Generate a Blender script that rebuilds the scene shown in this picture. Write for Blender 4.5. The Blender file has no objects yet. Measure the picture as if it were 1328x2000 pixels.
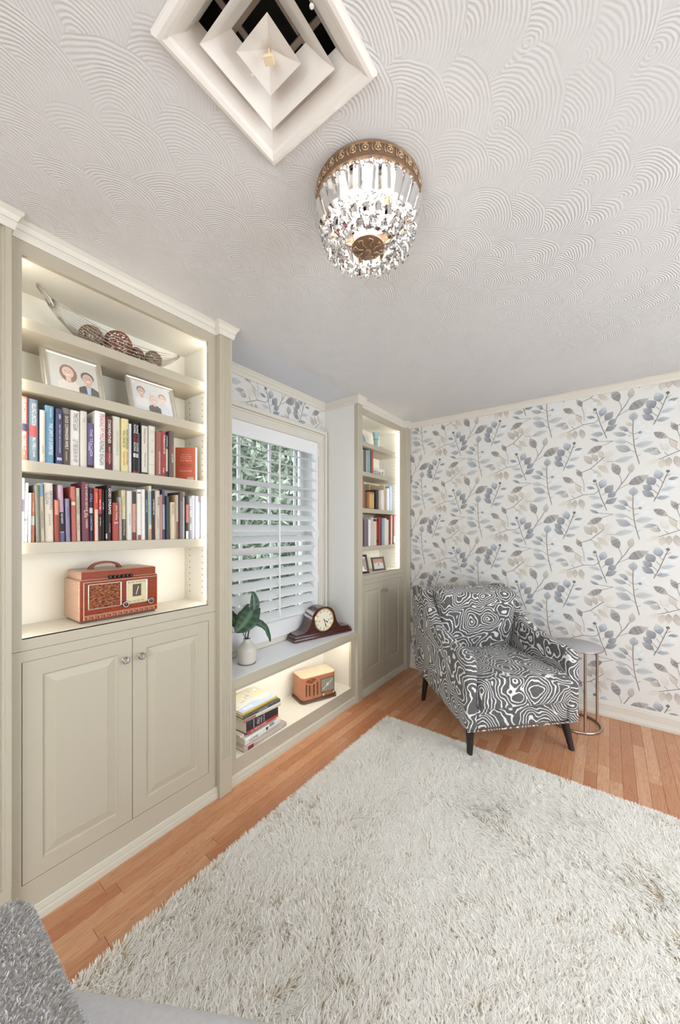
import bpy, bmesh, math, random
import numpy as np
from mathutils import Vector, Matrix, Euler

# ------------------------------------------------------------------ camera, world, light, exposure
S = bpy.context.scene
COL = S.collection
PI = math.pi
cam_data = bpy.data.cameras.new('camera')
cam_data.sensor_fit = 'VERTICAL'
cam_data.sensor_height = 36.0
cam_data.lens = 36.0 * 701.46 / 2000.0
cam_data.shift_y = 33.7 / 2000.0
cam_data.clip_start = 0.02
cam = bpy.data.objects.new('camera', cam_data)
cam.location = (1.6207, 0.0, 1.3752)
cam.rotation_euler = (PI / 2, 0, 0.6434)
COL.objects.link(cam)
S.camera = cam

world = bpy.data.worlds.new('world')
S.world = world
world.use_nodes = True
bg = world.node_tree.nodes['Background']
bg.inputs['Color'].default_value = (0.84, 0.92, 1.0, 1)
bg.inputs['Strength'].default_value = 5.6

CEIL = 2.43
def area(name, loc, rot, sx, sy, power, col):
    d = bpy.data.lights.new(name, 'AREA')
    d.shape = 'RECTANGLE'; d.size = sx; d.size_y = sy; d.energy = power; d.color = col
    o = bpy.data.objects.new(name, d); o.location = loc; o.rotation_euler = rot
    COL.objects.link(o); return o
# daylight entering through the side window and the garden door behind the camera
area('daylight_side_window', (4.05, 1.60, 1.75), (0, math.radians(66), 0), 2.2, 2.5, 54, (0.94, 0.965, 1.0))
area('daylight_garden_door', (1.9, -2.0, 1.65), (math.radians(66), 0, 0), 2.4, 2.2, 30, (1.0, 0.92, 0.82))

S.cycles.max_bounces = 8
S.cycles.transmission_bounces = 6
S.cycles.transparent_max_bounces = 10
S.cycles.adaptive_threshold = 0.025
S.view_settings.view_transform = 'Standard'
S.view_settings.look = 'None'
S.view_settings.gamma = 1.0
S.view_settings.use_curve_mapping = False
S.view_settings.exposure = -0.24

# ------------------------------------------------------------------ helpers
def lin(c):
    out = []
    for v in c[:3]:
        v = v / 255.0
        out.append(v / 12.92 if v <= 0.04045 else ((v + 0.055) / 1.055) ** 2.4)
    return (out[0], out[1], out[2], 1.0)

class NT:
    """small node-tree writer"""
    def __init__(self, mat):
        self.m = mat; self.t = mat.node_tree; self.N = self.t.nodes; self.L = self.t.links
        self.p = self.N['Principled BSDF']; self.out = self.N['Material Output']
    def n(self, typ, ins=None, **props):
        nd = self.N.new(typ)
        for k, v in props.items():
            setattr(nd, k, v)
        if ins:
            for k, v in ins.items():
                self.s(nd.inputs[k], v)
        return nd
    def s(self, sock, v):
        if isinstance(v, bpy.types.NodeSocket):
            self.L.new(v, sock)
        else:
            sock.default_value = v
    def math(self, op, a, b=None, c=None, clamp=False):
        nd = self.N.new('ShaderNodeMath'); nd.operation = op; nd.use_clamp = clamp
        self.s(nd.inputs[0], a)
        if b is not None: self.s(nd.inputs[1], b)
        if c is not None: self.s(nd.inputs[2], c)
        return nd.outputs[0]
    def mix(self, f, a, b):
        nd = self.N.new('ShaderNodeMix'); nd.data_type = 'RGBA'
        self.s(nd.inputs[0], f); self.s(nd.inputs[6], a); self.s(nd.inputs[7], b)
        return nd.outputs[2]
    def mixf(self, f, a, b):
        nd = self.N.new('ShaderNodeMix'); nd.data_type = 'FLOAT'
        self.s(nd.inputs[0], f); self.s(nd.inputs[2], a); self.s(nd.inputs[3], b)
        return nd.outputs[0]
    def ramp(self, f, stops):
        nd = self.N.new('ShaderNodeValToRGB')
        cr = nd.color_ramp
        while len(cr.elements) < len(stops): cr.elements.new(0.5)
        for e, (p, c) in zip(cr.elements, stops):
            e.position = p; e.color = c if len(c) == 4 else (*c, 1)
        self.s(nd.inputs[0], f)
        return nd.outputs[0]
    def coord(self, which='Object'):
        return self.N.new('ShaderNodeTexCoord').outputs[which]
    def mapping(self, vec, scale=(1, 1, 1), loc=(0, 0, 0), rot=(0, 0, 0)):
        nd = self.N.new('ShaderNodeMapping')
        self.s(nd.inputs[0], vec)
        nd.inputs['Scale'].default_value = scale; nd.inputs['Location'].default_value = loc
        nd.inputs['Rotation'].default_value = rot
        return nd.outputs[0]
    def noise(self, vec, scale, detail=2, rough=0.5, dist=0.0):
        nd = self.N.new('ShaderNodeTexNoise')
        self.s(nd.inputs['Vector'], vec)
        nd.inputs['Scale'].default_value = scale; nd.inputs['Detail'].default_value = detail
        nd.inputs['Roughness'].default_value = rough; nd.inputs['Distortion'].default_value = dist
        return nd.outputs['Fac']
    def bump(self, h, strength=0.3, dist=0.002):
        nd = self.N.new('ShaderNodeBump')
        nd.inputs['Strength'].default_value = strength; nd.inputs['Distance'].default_value = dist
        self.s(nd.inputs['Height'], h)
        self.L.new(nd.outputs[0], self.p.inputs['Normal'])

def newmat(name, col=(200, 200, 200), rough=0.5, metal=0.0, spec=0.5):
    m = bpy.data.materials.new(name); m.use_nodes = True
    t = NT(m)
    t.p.inputs['Base Color'].default_value = lin(col)
    t.p.inputs['Roughness'].default_value = rough
    t.p.inputs['Metallic'].default_value = metal
    t.p.inputs['Specular IOR Level'].default_value = spec
    m.diffuse_color = lin(col)
    return m, t

def pmat(name, col, rough=0.5, metal=0.0, var=0.06, scale=12, bump=0.0, bscale=300, spec=0.5):
    """paint-like material: colour with slight procedural variation and fine relief"""
    m, t = newmat(name, col, rough, metal, spec)
    c = lin(col); v = t.coord()
    f = t.noise(v, scale, 3)
    a = tuple(min(1, x * (1 - var)) for x in c[:3]) + (1,)
    b = tuple(min(1, x * (1 + var)) for x in c[:3]) + (1,)
    t.s(t.p.inputs['Base Color'], t.mix(f, a, b))
    if bump:
        t.bump(t.noise(v, bscale, 2), bump, 0.001)
    return m

_cache = {}
def cmat(col, rough=0.55, kind='card'):
    """cached coated-card material for book covers, prints, lettering"""
    k = (col, rough, kind)
    if k not in _cache and kind == 'card':
        g = .3 * col[0] + .55 * col[1] + .15 * col[2]
        _cache[k] = pmat('card_%d_%d_%d' % tuple(col), tuple(int(v * .84 + g * .16 + 3) for v in col), rough, var=0.08, scale=60)
    if k not in _cache:
        _cache[k] = pmat('%s_%d_%d_%d' % ((kind,) + tuple(col)), col, rough, var=0.08, scale=60)
    return _cache[k]

class MB:
    """collects shapes into one mesh"""
    def __init__(self):
        self.v = []; self.f = []; self.M = Matrix.Identity(4)
    def add(self, vs, fs):
        o = len(self.v)
        if self.M == Matrix.Identity(4):
            self.v += [tuple(p) for p in vs]
        else:
            self.v += [tuple(self.M @ Vector(p)) for p in vs]
        self.f += [tuple(i + o for i in f) for f in fs]
        return self
    def box(self, x0, x1, y0, y1, z0, z1, bev=0.0, seg=1):
        if bev <= 0:
            vs = [(x, y, z) for z in (z0, z1) for y in (y0, y1) for x in (x0, x1)]
            fs = [(0, 2, 3, 1), (4, 5, 7, 6), (0, 1, 5, 4), (2, 6, 7, 3), (0, 4, 6, 2), (1, 3, 7, 5)]
            return self.add(vs, fs)
        bm = bmesh.new()
        bmesh.ops.create_cube(bm, size=1)
        for v in bm.verts:
            v.co = ((x0 + x1) / 2 + v.co.x * (x1 - x0), (y0 + y1) / 2 + v.co.y * (y1 - y0), (z0 + z1) / 2 + v.co.z * (z1 - z0))
        bmesh.ops.bevel(bm, geom=list(bm.edges), offset=bev, segments=seg, profile=0.5, affect='EDGES')
        return self.bm(bm)
    def bm(self, bm):
        bm.verts.index_update()
        vs = [tuple(v.co) for v in bm.verts]; fs = [tuple(v.index for v in f.verts) for f in bm.faces]
        bm.free()
        return self.add(vs, fs)
    def prism(self, poly, axis, a, b):
        """poly: 2-D points; axis: 'x','y','z' extrusion axis; remaining coords in (x,y,z) order"""
        n = len(poly)
        def P(p, t):
            return {'x': (t, p[0], p[1]), 'y': (p[0], t, p[1]), 'z': (p[0], p[1], t)}[axis]
        vs = [P(p, a) for p in poly] + [P(p, b) for p in poly]
        fs = [tuple(range(n)), tuple(range(2 * n - 1, n - 1, -1))]
        fs += [(i, i + n, (i + 1) % n + n, (i + 1) % n) for i in range(n)]
        return self.add(vs, fs)
    def lathe(self, prof, n=32, c=(0, 0), close=True):
        vs = []; fs = []
        for (r, z) in prof:
            for k in range(n):
                a = 2 * PI * k / n
                vs.append((c[0] + r * math.cos(a), c[1] + r * math.sin(a), z))
        m = len(prof)
        for i in range(m - 1):
            for k in range(n):
                k2 = (k + 1) % n
                fs.append((i * n + k, i * n + k2, (i + 1) * n + k2, (i + 1) * n + k))
        if close:
            if prof[0][0] > 1e-5: fs.append(tuple(range(n - 1, -1, -1)))
            if prof[-1][0] > 1e-5: fs.append(tuple((m - 1) * n + k for k in range(n)))
        return self.add(vs, fs)
    def tube(self, pts, r, n=6, cap=True, closed=False):
        pts = [Vector(p) for p in pts]
        rs = r if isinstance(r, (list, tuple)) else [r] * len(pts)
        vs = []; fs = []; up = None; m = len(pts)
        for i, p in enumerate(pts):
            if closed:
                d = pts[(i + 1) % m] - pts[i - 1]
            else:
                d = pts[min(i + 1, m - 1)] - pts[max(i - 1, 0)]
            d.normalize()
            if up is None:
                up = Vector((0, 0, 1)) if abs(d.z) < 0.9 else Vector((1, 0, 0))
            s = d.cross(up)
            if s.length < 1e-6: s = d.orthogonal()
            s.normalize(); up = s.cross(d).normalized()
            for k in range(n):
                a = 2 * PI * k / n
                vs.append(p + (s * math.cos(a) + up * math.sin(a)) * rs[i])
        for i in range(m if closed else m - 1):
            j = (i + 1) % m
            for k in range(n):
                k2 = (k + 1) % n
                fs.append((i * n + k, i * n + k2, j * n + k2, j * n + k))
        if cap and not closed:
            fs.append(tuple(range(n - 1, -1, -1))); fs.append(tuple((m - 1) * n + k for k in range(n)))
        return self.add(vs, fs)
    def ball(self, c, r, nu=12, nv=8, sc=(1, 1, 1)):
        vs = [(c[0], c[1], c[2] - r * sc[2])]; fs = []
        for i in range(1, nv):
            t = PI * i / nv - PI / 2
            for k in range(nu):
                a = 2 * PI * k / nu
                vs.append((c[0] + r * sc[0] * math.cos(t) * math.cos(a), c[1] + r * sc[1] * math.cos(t) * math.sin(a), c[2] + r * sc[2] * math.sin(t)))
        vs.append((c[0], c[1], c[2] + r * sc[2])); T = len(vs) - 1
        for k in range(nu):
            k2 = (k + 1) % nu
            fs.append((0, 1 + k2, 1 + k))
            fs.append((T, T - nu + k, T - nu + k2))
            for i in range(nv - 2):
                fs.append((1 + i * nu + k, 1 + i * nu + k2, 1 + (i + 1) * nu + k2, 1 + (i + 1) * nu + k))
        return self.add(vs, fs)
    def rings(self, loops, cap0=False, cap1=True):
        """loft between loops of equal length"""
        n = len(loops[0]); vs = [p for l in loops for p in l]; fs = []
        for i in range(len(loops) - 1):
            for k in range(n):
                k2 = (k + 1) % n
                fs.append((i * n + k, i * n + k2, (i + 1) * n + k2, (i + 1) * n + k))
        if cap0: fs.append(tuple(range(n - 1, -1, -1)))
        if cap1: fs.append(tuple((len(loops) - 1) * n + k for k in range(n)))
        return self.add(vs, fs)
    def sweep(self, path, prof, prev=None, nxt=None):
        """prof: (outward offset, z) swept along a plan polyline; outward = right-hand side of travel"""
        P = [Vector((p[0], p[1])) for p in path]
        ext = ([Vector(prev)] if prev else [P[0] * 2 - P[1]]) + P + ([Vector(nxt)] if nxt else [P[-1] * 2 - P[-2]])
        vs = []; fs = []; n = len(prof)
        for i in range(1, len(ext) - 1):
            d0 = (ext[i] - ext[i - 1]).normalized(); d1 = (ext[i + 1] - ext[i]).normalized()
            n0 = Vector((d0.y, -d0.x)); n1 = Vector((d1.y, -d1.x))
            b = n0 + n1; b = b / max(1e-6, b.dot(n0)) if b.length > 1e-6 else n0
            for (o, z) in prof:
                q = ext[i] + b * o
                vs.append((q.x, q.y, z))
        for i in range(len(P) - 1):
            for k in range(n - 1):
                fs.append((i * n + k, i * n + k + 1, (i + 1) * n + k + 1, (i + 1) * n + k))
        return self.add(vs, fs)
    def mesh(self, name):
        me = bpy.data.meshes.new(name)
        me.from_pydata(self.v, [], self.f); me.update()
        return me

def obj(name, mb, mat, parent=None, smooth=False, loc=None, fix=True):
    me = mb.mesh(name) if isinstance(mb, MB) else mb
    if isinstance(mb, MB) and fix:
        bm = bmesh.new(); bm.from_mesh(me)
        bmesh.ops.recalc_face_normals(bm, faces=bm.faces)
        bm.to_mesh(me); bm.free()
    if smooth is True:
        me.polygons.foreach_set('use_smooth', [True] * len(me.polygons))
    elif smooth:
        me.polygons.foreach_set('use_smooth', [True] * len(me.polygons))
        me.set_sharp_from_angle(angle=math.radians(smooth))
    if mat is not None and not me.materials: me.materials.append(mat)
    o = bpy.data.objects.new(name, me); COL.objects.link(o)
    if parent is not None: o.parent = parent
    if loc is not None: o.location = loc
    return o

def tag(o, label=None, cat=None, group=None, kind=None):
    if label: o['label'] = label
    if cat: o['category'] = cat
    if group: o['group'] = group
    if kind: o['kind'] = kind
    return o

def thing(name, label, cat, loc=(0, 0, 0), rotz=0.0, group=None, rot=None):
    o = bpy.data.objects.new(name, None); COL.objects.link(o)
    o.empty_display_size = 0.05
    o.location = loc; o.rotation_euler = rot if rot else (0, 0, rotz)
    return tag(o, label, cat, group)

def struct(name, mb, mat, parent=None, smooth=False):
    o = obj(name, mb, mat, parent, smooth)
    if parent is None: o['kind'] = 'structure'
    return o

def inst(name, me, parent, loc=(0, 0, 0), rot=(0, 0, 0), scale=None):
    o = bpy.data.objects.new(name, me); COL.objects.link(o)
    o.parent = parent; o.location = loc; o.rotation_euler = rot
    if scale: o.scale = scale
    return o

def text(name, s, mat, parent, origin, right, up, length, height):
    """lettering fitted into length x height, centred on origin"""
    cu = bpy.data.curves.new('lettering', 'FONT'); cu.body = s; cu.size = 1.0; cu.resolution_u = 2
    tmp = bpy.data.objects.new('tmp_text', cu); COL.objects.link(tmp)
    me = bpy.data.meshes.new_from_object(tmp)
    bpy.data.objects.remove(tmp); bpy.data.curves.remove(cu)
    n = len(me.vertices)
    if n == 0: return None
    co = np.empty(n * 3, dtype=np.float32); me.vertices.foreach_get('co', co); co = co.reshape(-1, 3)
    mn = co.min(0); mx = co.max(0); c = (mn + mx) / 2; w = mx - mn
    sx = length / max(w[0], 1e-6); sy = height / max(w[1], 1e-6)
    sx = min(sx, sy * 1.25); sy = min(sy, sx * 3.0)
    right = np.array(Vector(right).normalized()); up = np.array(Vector(up).normalized())
    q = np.array(origin)[None] + ((co[:, :1] - c[0]) * sx) * right + ((co[:, 1:2] - c[1]) * sy) * up
    me.vertices.foreach_set('co', q.astype(np.float32).ravel()); me.update()
    me.materials.clear(); me.materials.append(mat); me.name = name
    return obj(name, me, mat, parent)

def vcol_mat(name, rough=0.6):
    m, t = newmat(name, (200, 200, 200), rough)
    a = t.n('ShaderNodeVertexColor', layer_name='Col')
    f = t.noise(t.coord(), 70, 3, 0.6)
    t.s(t.p.inputs['Base Color'], t.mix(t.math('MULTIPLY', f, 0.12), a.outputs[0], (1, 1, 1, 1)))
    return m

def mesh_colored(name, vs, fs, cols):
    """mesh with per-vertex print colours (linear rgb)"""
    me = bpy.data.meshes.new(name); me.from_pydata(vs, [], fs); me.update()
    ca = me.color_attributes.new('Col', 'FLOAT_COLOR', 'POINT')
    arr = np.ones((len(vs), 4), dtype=np.float32); arr[:, :3] = np.array(cols, dtype=np.float32)[:, :3]
    ca.data.foreach_set('color', arr.ravel())
    return me

random.seed(7); np.random.seed(7)

# ------------------------------------------------------------------ materials
M = {}
M['paint'] = pmat('cabinet_paint', (181, 172, 153), 0.42, var=0.025, scale=3, bump=0.04, bscale=120)
M['shelf_lit'] = pmat('shelf_interior_lit', (232, 228, 216), 0.45, var=0.02, scale=4)  # cabinet paint lightened, strong LED light put into the colour
M['trim'] = pmat('trim_paint', (212, 206, 194), 0.4, var=0.02, scale=4)
M['white'] = pmat('shutter_paint', (226, 226, 226), 0.38, var=0.02, scale=6)
M['wall'] = pmat('wallpaper_ground', (216, 214, 209), 0.7, var=0.02, scale=5, bump=0.05, bscale=400)
M['plain_wall'] = pmat('plain_wall_paint', (226, 222, 214), 0.7, var=0.02, scale=5)
M['ceil_smooth'] = pmat('smooth_ceiling_paint', (214, 216, 220), 0.75, var=0.02, scale=4)
M['dark'] = pmat('dark_void', (22, 20, 19), 0.9)
M['black_wood'] = pmat('black_stained_wood', (34, 28, 26), 0.35, var=0.2, scale=30)
M['chrome'] = pmat('brushed_nickel', (186, 172, 160), 0.28, 1.0, var=0.05, scale=40)
M['brass_dark'] = pmat('brass_shaded', (130, 104, 82), 0.5, 0.5, var=0.4, scale=60, bump=0.3, bscale=160)  # brass darkened, shade of the crevices put into the colour
M['brass_light'] = pmat('brass_lit', (190, 162, 130), 0.36, 0.75, var=0.3, scale=60)  # same brass lightened so the raised ornament seems to catch light
M['radio_top'] = pmat('pale_veneer', (224, 192, 162), 0.4, var=0.12, scale=25)  # paler than the rest of the small radio's cabinet
M['base_paint'] = pmat('base_moulding_paint', (198, 191, 174), 0.4, var=0.02, scale=4)
M['bench_lit'] = pmat('bench_top_lit', (240, 241, 242), 0.26, var=0.01, scale=4)  # window light on the bench top put into a whiter colour
M['wire'] = pmat('wire_silver', (186, 182, 176), 0.35, 0.8, var=0.1, scale=80)
M['silver'] = pmat('silver_leaf', (226, 222, 212), 0.3, 0.75, var=0.08, scale=50)
M['vent'] = pmat('vent_enamel', (226, 220, 212), 0.5, var=0.04, scale=8)
M['page'] = pmat('book_pages', (232, 224, 206), 0.8, var=0.06, scale=200)

def led_mat(name, strength, col):
    m = bpy.data.materials.new(name); m.use_nodes = True
    t = m.node_tree; t.nodes.clear()
    e = t.nodes.new('ShaderNodeEmission'); o = t.nodes.new('ShaderNodeOutputMaterial')
    e.inputs[0].default_value = (*col, 1); e.inputs[1].default_value = strength
    t.links.new(e.outputs[0], o.inputs[0]); return m
M['led'] = led_mat('led_strip', 17.0, (1.0, 0.95, 0.84))
M['led_soft'] = led_mat('led_strip_bench', 26.0, (1.0, 0.93, 0.80))
M['bulb'] = led_mat('lit_bulb', 120.0, (1.0, 0.96, 0.91))

# oak strip floor: every plank its own tint and grain
def floor_mat():
    m, t = newmat('oak_strip_floor', (196, 128, 86), 0.24)
    oi = t.n('ShaderNodeObjectInfo')
    rnd = oi.outputs['Random']
    v = t.coord()
    off = t.n('ShaderNodeCombineXYZ', {'X': t.math('MULTIPLY', rnd, 37.0), 'Y': t.math('MULTIPLY', rnd, 91.0), 'Z': 0.0})
    vv = t.n('ShaderNodeVectorMath', {0: v, 1: off.outputs[0]}, operation='ADD').outputs[0]
    g1 = t.noise(t.mapping(vv, (26, 2.0, 26)), 1.0, 3, 0.55, 1.6)
    rings = t.math('FRACT', t.math('MULTIPLY', g1, 7.0))
    fine = t.noise(t.mapping(vv, (420, 12, 420)), 1.0, 3, 0.7)
    base = t.ramp(rnd, [(0.0, lin((190, 130, 92))), (0.3, lin((204, 148, 108))), (0.62, lin((212, 160, 120))), (1.0, lin((222, 176, 138)))])
    dark = t.mix(t.math('MULTIPLY', t.math('POWER', rings, 3.0), 0.5), base, lin((156, 92, 56)))
    c = t.mix(t.math('MULTIPLY', fine, 0.34), dark, lin((160, 92, 56)))
    t.s(t.p.inputs['Base Color'], c)
    t.bump(fine, 0.06, 0.001)
    t.p.inputs['Coat Weight'].default_value = 0.25; t.p.inputs['Coat Roughness'].default_value = 0.18
    return m
M['floor'] = floor_mat()

# hand-combed plaster: overlapping fans of concentric ridges
def ceiling_mat():
    m, t = newmat('combed_plaster_ceiling', (216, 215, 214), 0.8, spec=0.3)
    v = t.coord()
    warp = t.n('ShaderNodeTexNoise', {'Vector': v, 'Scale': 3.0, 'Detail': 2.0})
    w2 = t.n('ShaderNodeVectorMath', {0: warp.outputs['Color'], 1: (0.5, 0.5, 0.5)}, operation='SUBTRACT').outputs[0]
    w3 = t.n('ShaderNodeVectorMath', {0: w2}, operation='SCALE'); w3.inputs['Scale'].default_value = 0.10
    vv = t.n('ShaderNodeVectorMath', {0: v, 1: w3.outputs[0]}, operation='ADD').outputs[0]
    sep = t.n('ShaderNodeSeparateXYZ', {0: t.mapping(vv, rot=(0, 0, math.radians(6)))})
    u = sep.outputs[0]; q = sep.outputs[1]
    R, s, w = 0.150, 0.098, 0.105
    j0 = t.math('CEIL', t.math('DIVIDE', t.math('SUBTRACT', u, R), s))
    res = None; cands = []
    for k in range(5):
        j = t.math('ADD', j0, float(k))
        par = t.math('MULTIPLY', t.math('FLOORED_MODULO', j, 2.0), w)
        ci = t.math('ROUND', t.math('DIVIDE', t.math('SUBTRACT', q, par), 2 * w))
        cv = t.math('ADD', t.math('MULTIPLY', ci, 2 * w), par)
        idv = t.n('ShaderNodeCombineXYZ', {'X': j, 'Y': ci, 'Z': 0.0}).outputs[0]
        wn = t.n('ShaderNodeTexWhiteNoise', {'Vector': idv}, noise_dimensions='3D')
        sc = t.n('ShaderNodeSeparateXYZ', {0: wn.outputs['Color']})
        cu = t.math('ADD', t.math('MULTIPLY', j, s), t.math('MULTIPLY', t.math('SUBTRACT', sc.outputs[0], 0.5), 0.05))
        cw = t.math('ADD', cv, t.math('MULTIPLY', t.math('SUBTRACT', sc.outputs[1], 0.5), 0.07))
        du = t.math('SUBTRACT', u, cu); dv = t.math('SUBTRACT', q, cw)
        d = t.math('SQRT', t.math('ADD', t.math('MULTIPLY', du, du), t.math('MULTIPLY', dv, dv)))
        rad = t.math('MULTIPLY_ADD', sc.outputs[2], 0.035, R - 0.02)
        cands.append((d, t.math('LESS_THAN', d, rad)))
    res = cands[-1][0]
    for d, ins in reversed(cands[:-1]):
        res = t.mixf(ins, res, d)
    wob = t.noise(v, 14, 3, 0.6)
    ph = t.math('MULTIPLY_ADD', res, 2 * PI / 0.0088, t.math('MULTIPLY', wob, 9.0))
    ridge = t.math('MULTIPLY_ADD', t.math('SINE', ph), 0.5, 0.5)
    amp = t.ramp(t.noise(v, 1.6, 3, 0.55), [(0.33, (0.12, 0.12, 0.12)), (0.56, (1, 1, 1))])
    scr = t.noise(v, 120, 3, 0.7)
    h = t.math('MULTIPLY_ADD', t.math('MULTIPLY', ridge, amp), 1.0, t.math('MULTIPLY', scr, 0.35))
    t.bump(h, 0.62, 0.0017)
    return m
M['ceiling'] = ceiling_mat()

# topographic contour upholstery
def contour_mat():
    m, t = newmat('contour_weave', (70, 70, 72), 0.85, spec=0.2)
    v = t.coord()
    nz = t.n('ShaderNodeTexNoise', {'Vector': v, 'Scale': 8.0, 'Detail': 0.0})
    a = t.n('ShaderNodeVectorMath', {0: nz.outputs['Color'], 1: (0.5, 0.5, 0.5)}, operation='SUBTRACT').outputs[0]
    b = t.n('ShaderNodeVectorMath', {0: a}, operation='SCALE'); b.inputs['Scale'].default_value = 0.085
    vv = t.n('ShaderNodeVectorMath', {0: v, 1: b.outputs[0]}, operation='ADD').outputs[0]
    nz2 = t.n('ShaderNodeTexNoise', {'Vector': v, 'Scale': 27.0, 'Detail': 0.5})
    a2 = t.n('ShaderNodeVectorMath', {0: nz2.outputs['Color'], 1: (0.5, 0.5, 0.5)}, operation='SUBTRACT').outputs[0]
    b2 = t.n('ShaderNodeVectorMath', {0: a2}, operation='SCALE'); b2.inputs['Scale'].default_value = 0.020
    vv = t.n('ShaderNodeVectorMath', {0: vv, 1: b2.outputs[0]}, operation='ADD').outputs[0]
    vo = t.n('ShaderNodeTexVoronoi', {'Vector': vv, 'Scale': 5.6, 'Smoothness': 0.16, 'Randomness': 1.0}, feature='SMOOTH_F1')
    f = t.math('FRACT', t.math('MULTIPLY', vo.outputs['Distance'], 10.6))
    tri = t.math('ABSOLUTE', t.math('SUBTRACT', f, 0.5))
    line = t.ramp(tri, [(0.115, (1, 1, 1)), (0.175, (0, 0, 0))])
    weave = t.noise(v, 520, 2, 0.8)
    darkc = t.mix(t.ramp(weave, [(0.42, (0, 0, 0)), (0.62, (1, 1, 1))]), lin((44, 44, 47)), lin((128, 126, 126)))
    lightc = t.mix(weave, lin((196, 194, 190)), lin((246, 244, 238)))
    t.s(t.p.inputs['Base Color'], t.mix(line, darkc, lightc))
    h = t.math('ADD', line, t.math('MULTIPLY', weave, 0.6))
    t.bump(h, 0.5, 0.0015)
    t.p.inputs['Sheen Weight'].default_value = 0.15
    return m
M['contour'] = contour_mat()

def wood_mat(name, a, b, rough=0.3, sc=(3, 30, 30), coat=0.4, grain=0.5):
    m, t = newmat(name, a, rough)
    v = t.coord()
    g = t.noise(t.mapping(v, sc), 1.0, 4, 0.6, 1.4)
    r = t.math('FRACT', t.math('MULTIPLY', g, 5.0))
    c = t.mix(t.math('MULTIPLY', r, grain), lin(a), lin(b))
    f = t.noise(t.mapping(v, (sc[0] * 8, sc[1] * 12, sc[2] * 12)), 1.0, 3, 0.7)
    t.s(t.p.inputs['Base Color'], t.mix(t.math('MULTIPLY', f, 0.35), c, lin(b)))
    t.p.inputs['Coat Weight'].default_value = coat; t.p.inputs['Coat Roughness'].default_value = 0.12
    return m
M['radio_red'] = wood_mat('mahogany_veneer', (150, 60, 22), (92, 32, 12), 0.34, (30, 4, 30), 0.05)
M['radio_red'].node_tree.nodes['Principled BSDF'].inputs['Specular IOR Level'].default_value = 0.2
M['radio_pale'] = wood_mat('pale_glare_veneer', (206, 170, 146), (178, 134, 108), 0.4, (4, 30, 30), 0.2)  # LED glare on the sides painted into the veneer colour; bead shares it
M['radio_oak'] = wood_mat('golden_veneer', (186, 122, 88), (150, 90, 62), 0.35, (30, 6, 60), 0.3)
M['radio_base'] = wood_mat('dark_walnut_plinth', (104, 72, 54), (62, 40, 30), 0.35, (20, 6, 30), 0.3)
M['clock'] = wood_mat('dark_cherry', (78, 30, 26), (44, 14, 14), 0.22, (24, 4, 30), 0.7)
M['brass'] = pmat('aged_brass', (150, 124, 100), 0.42, 0.75, var=0.4, scale=60, bump=0.3, bscale=160)

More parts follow.
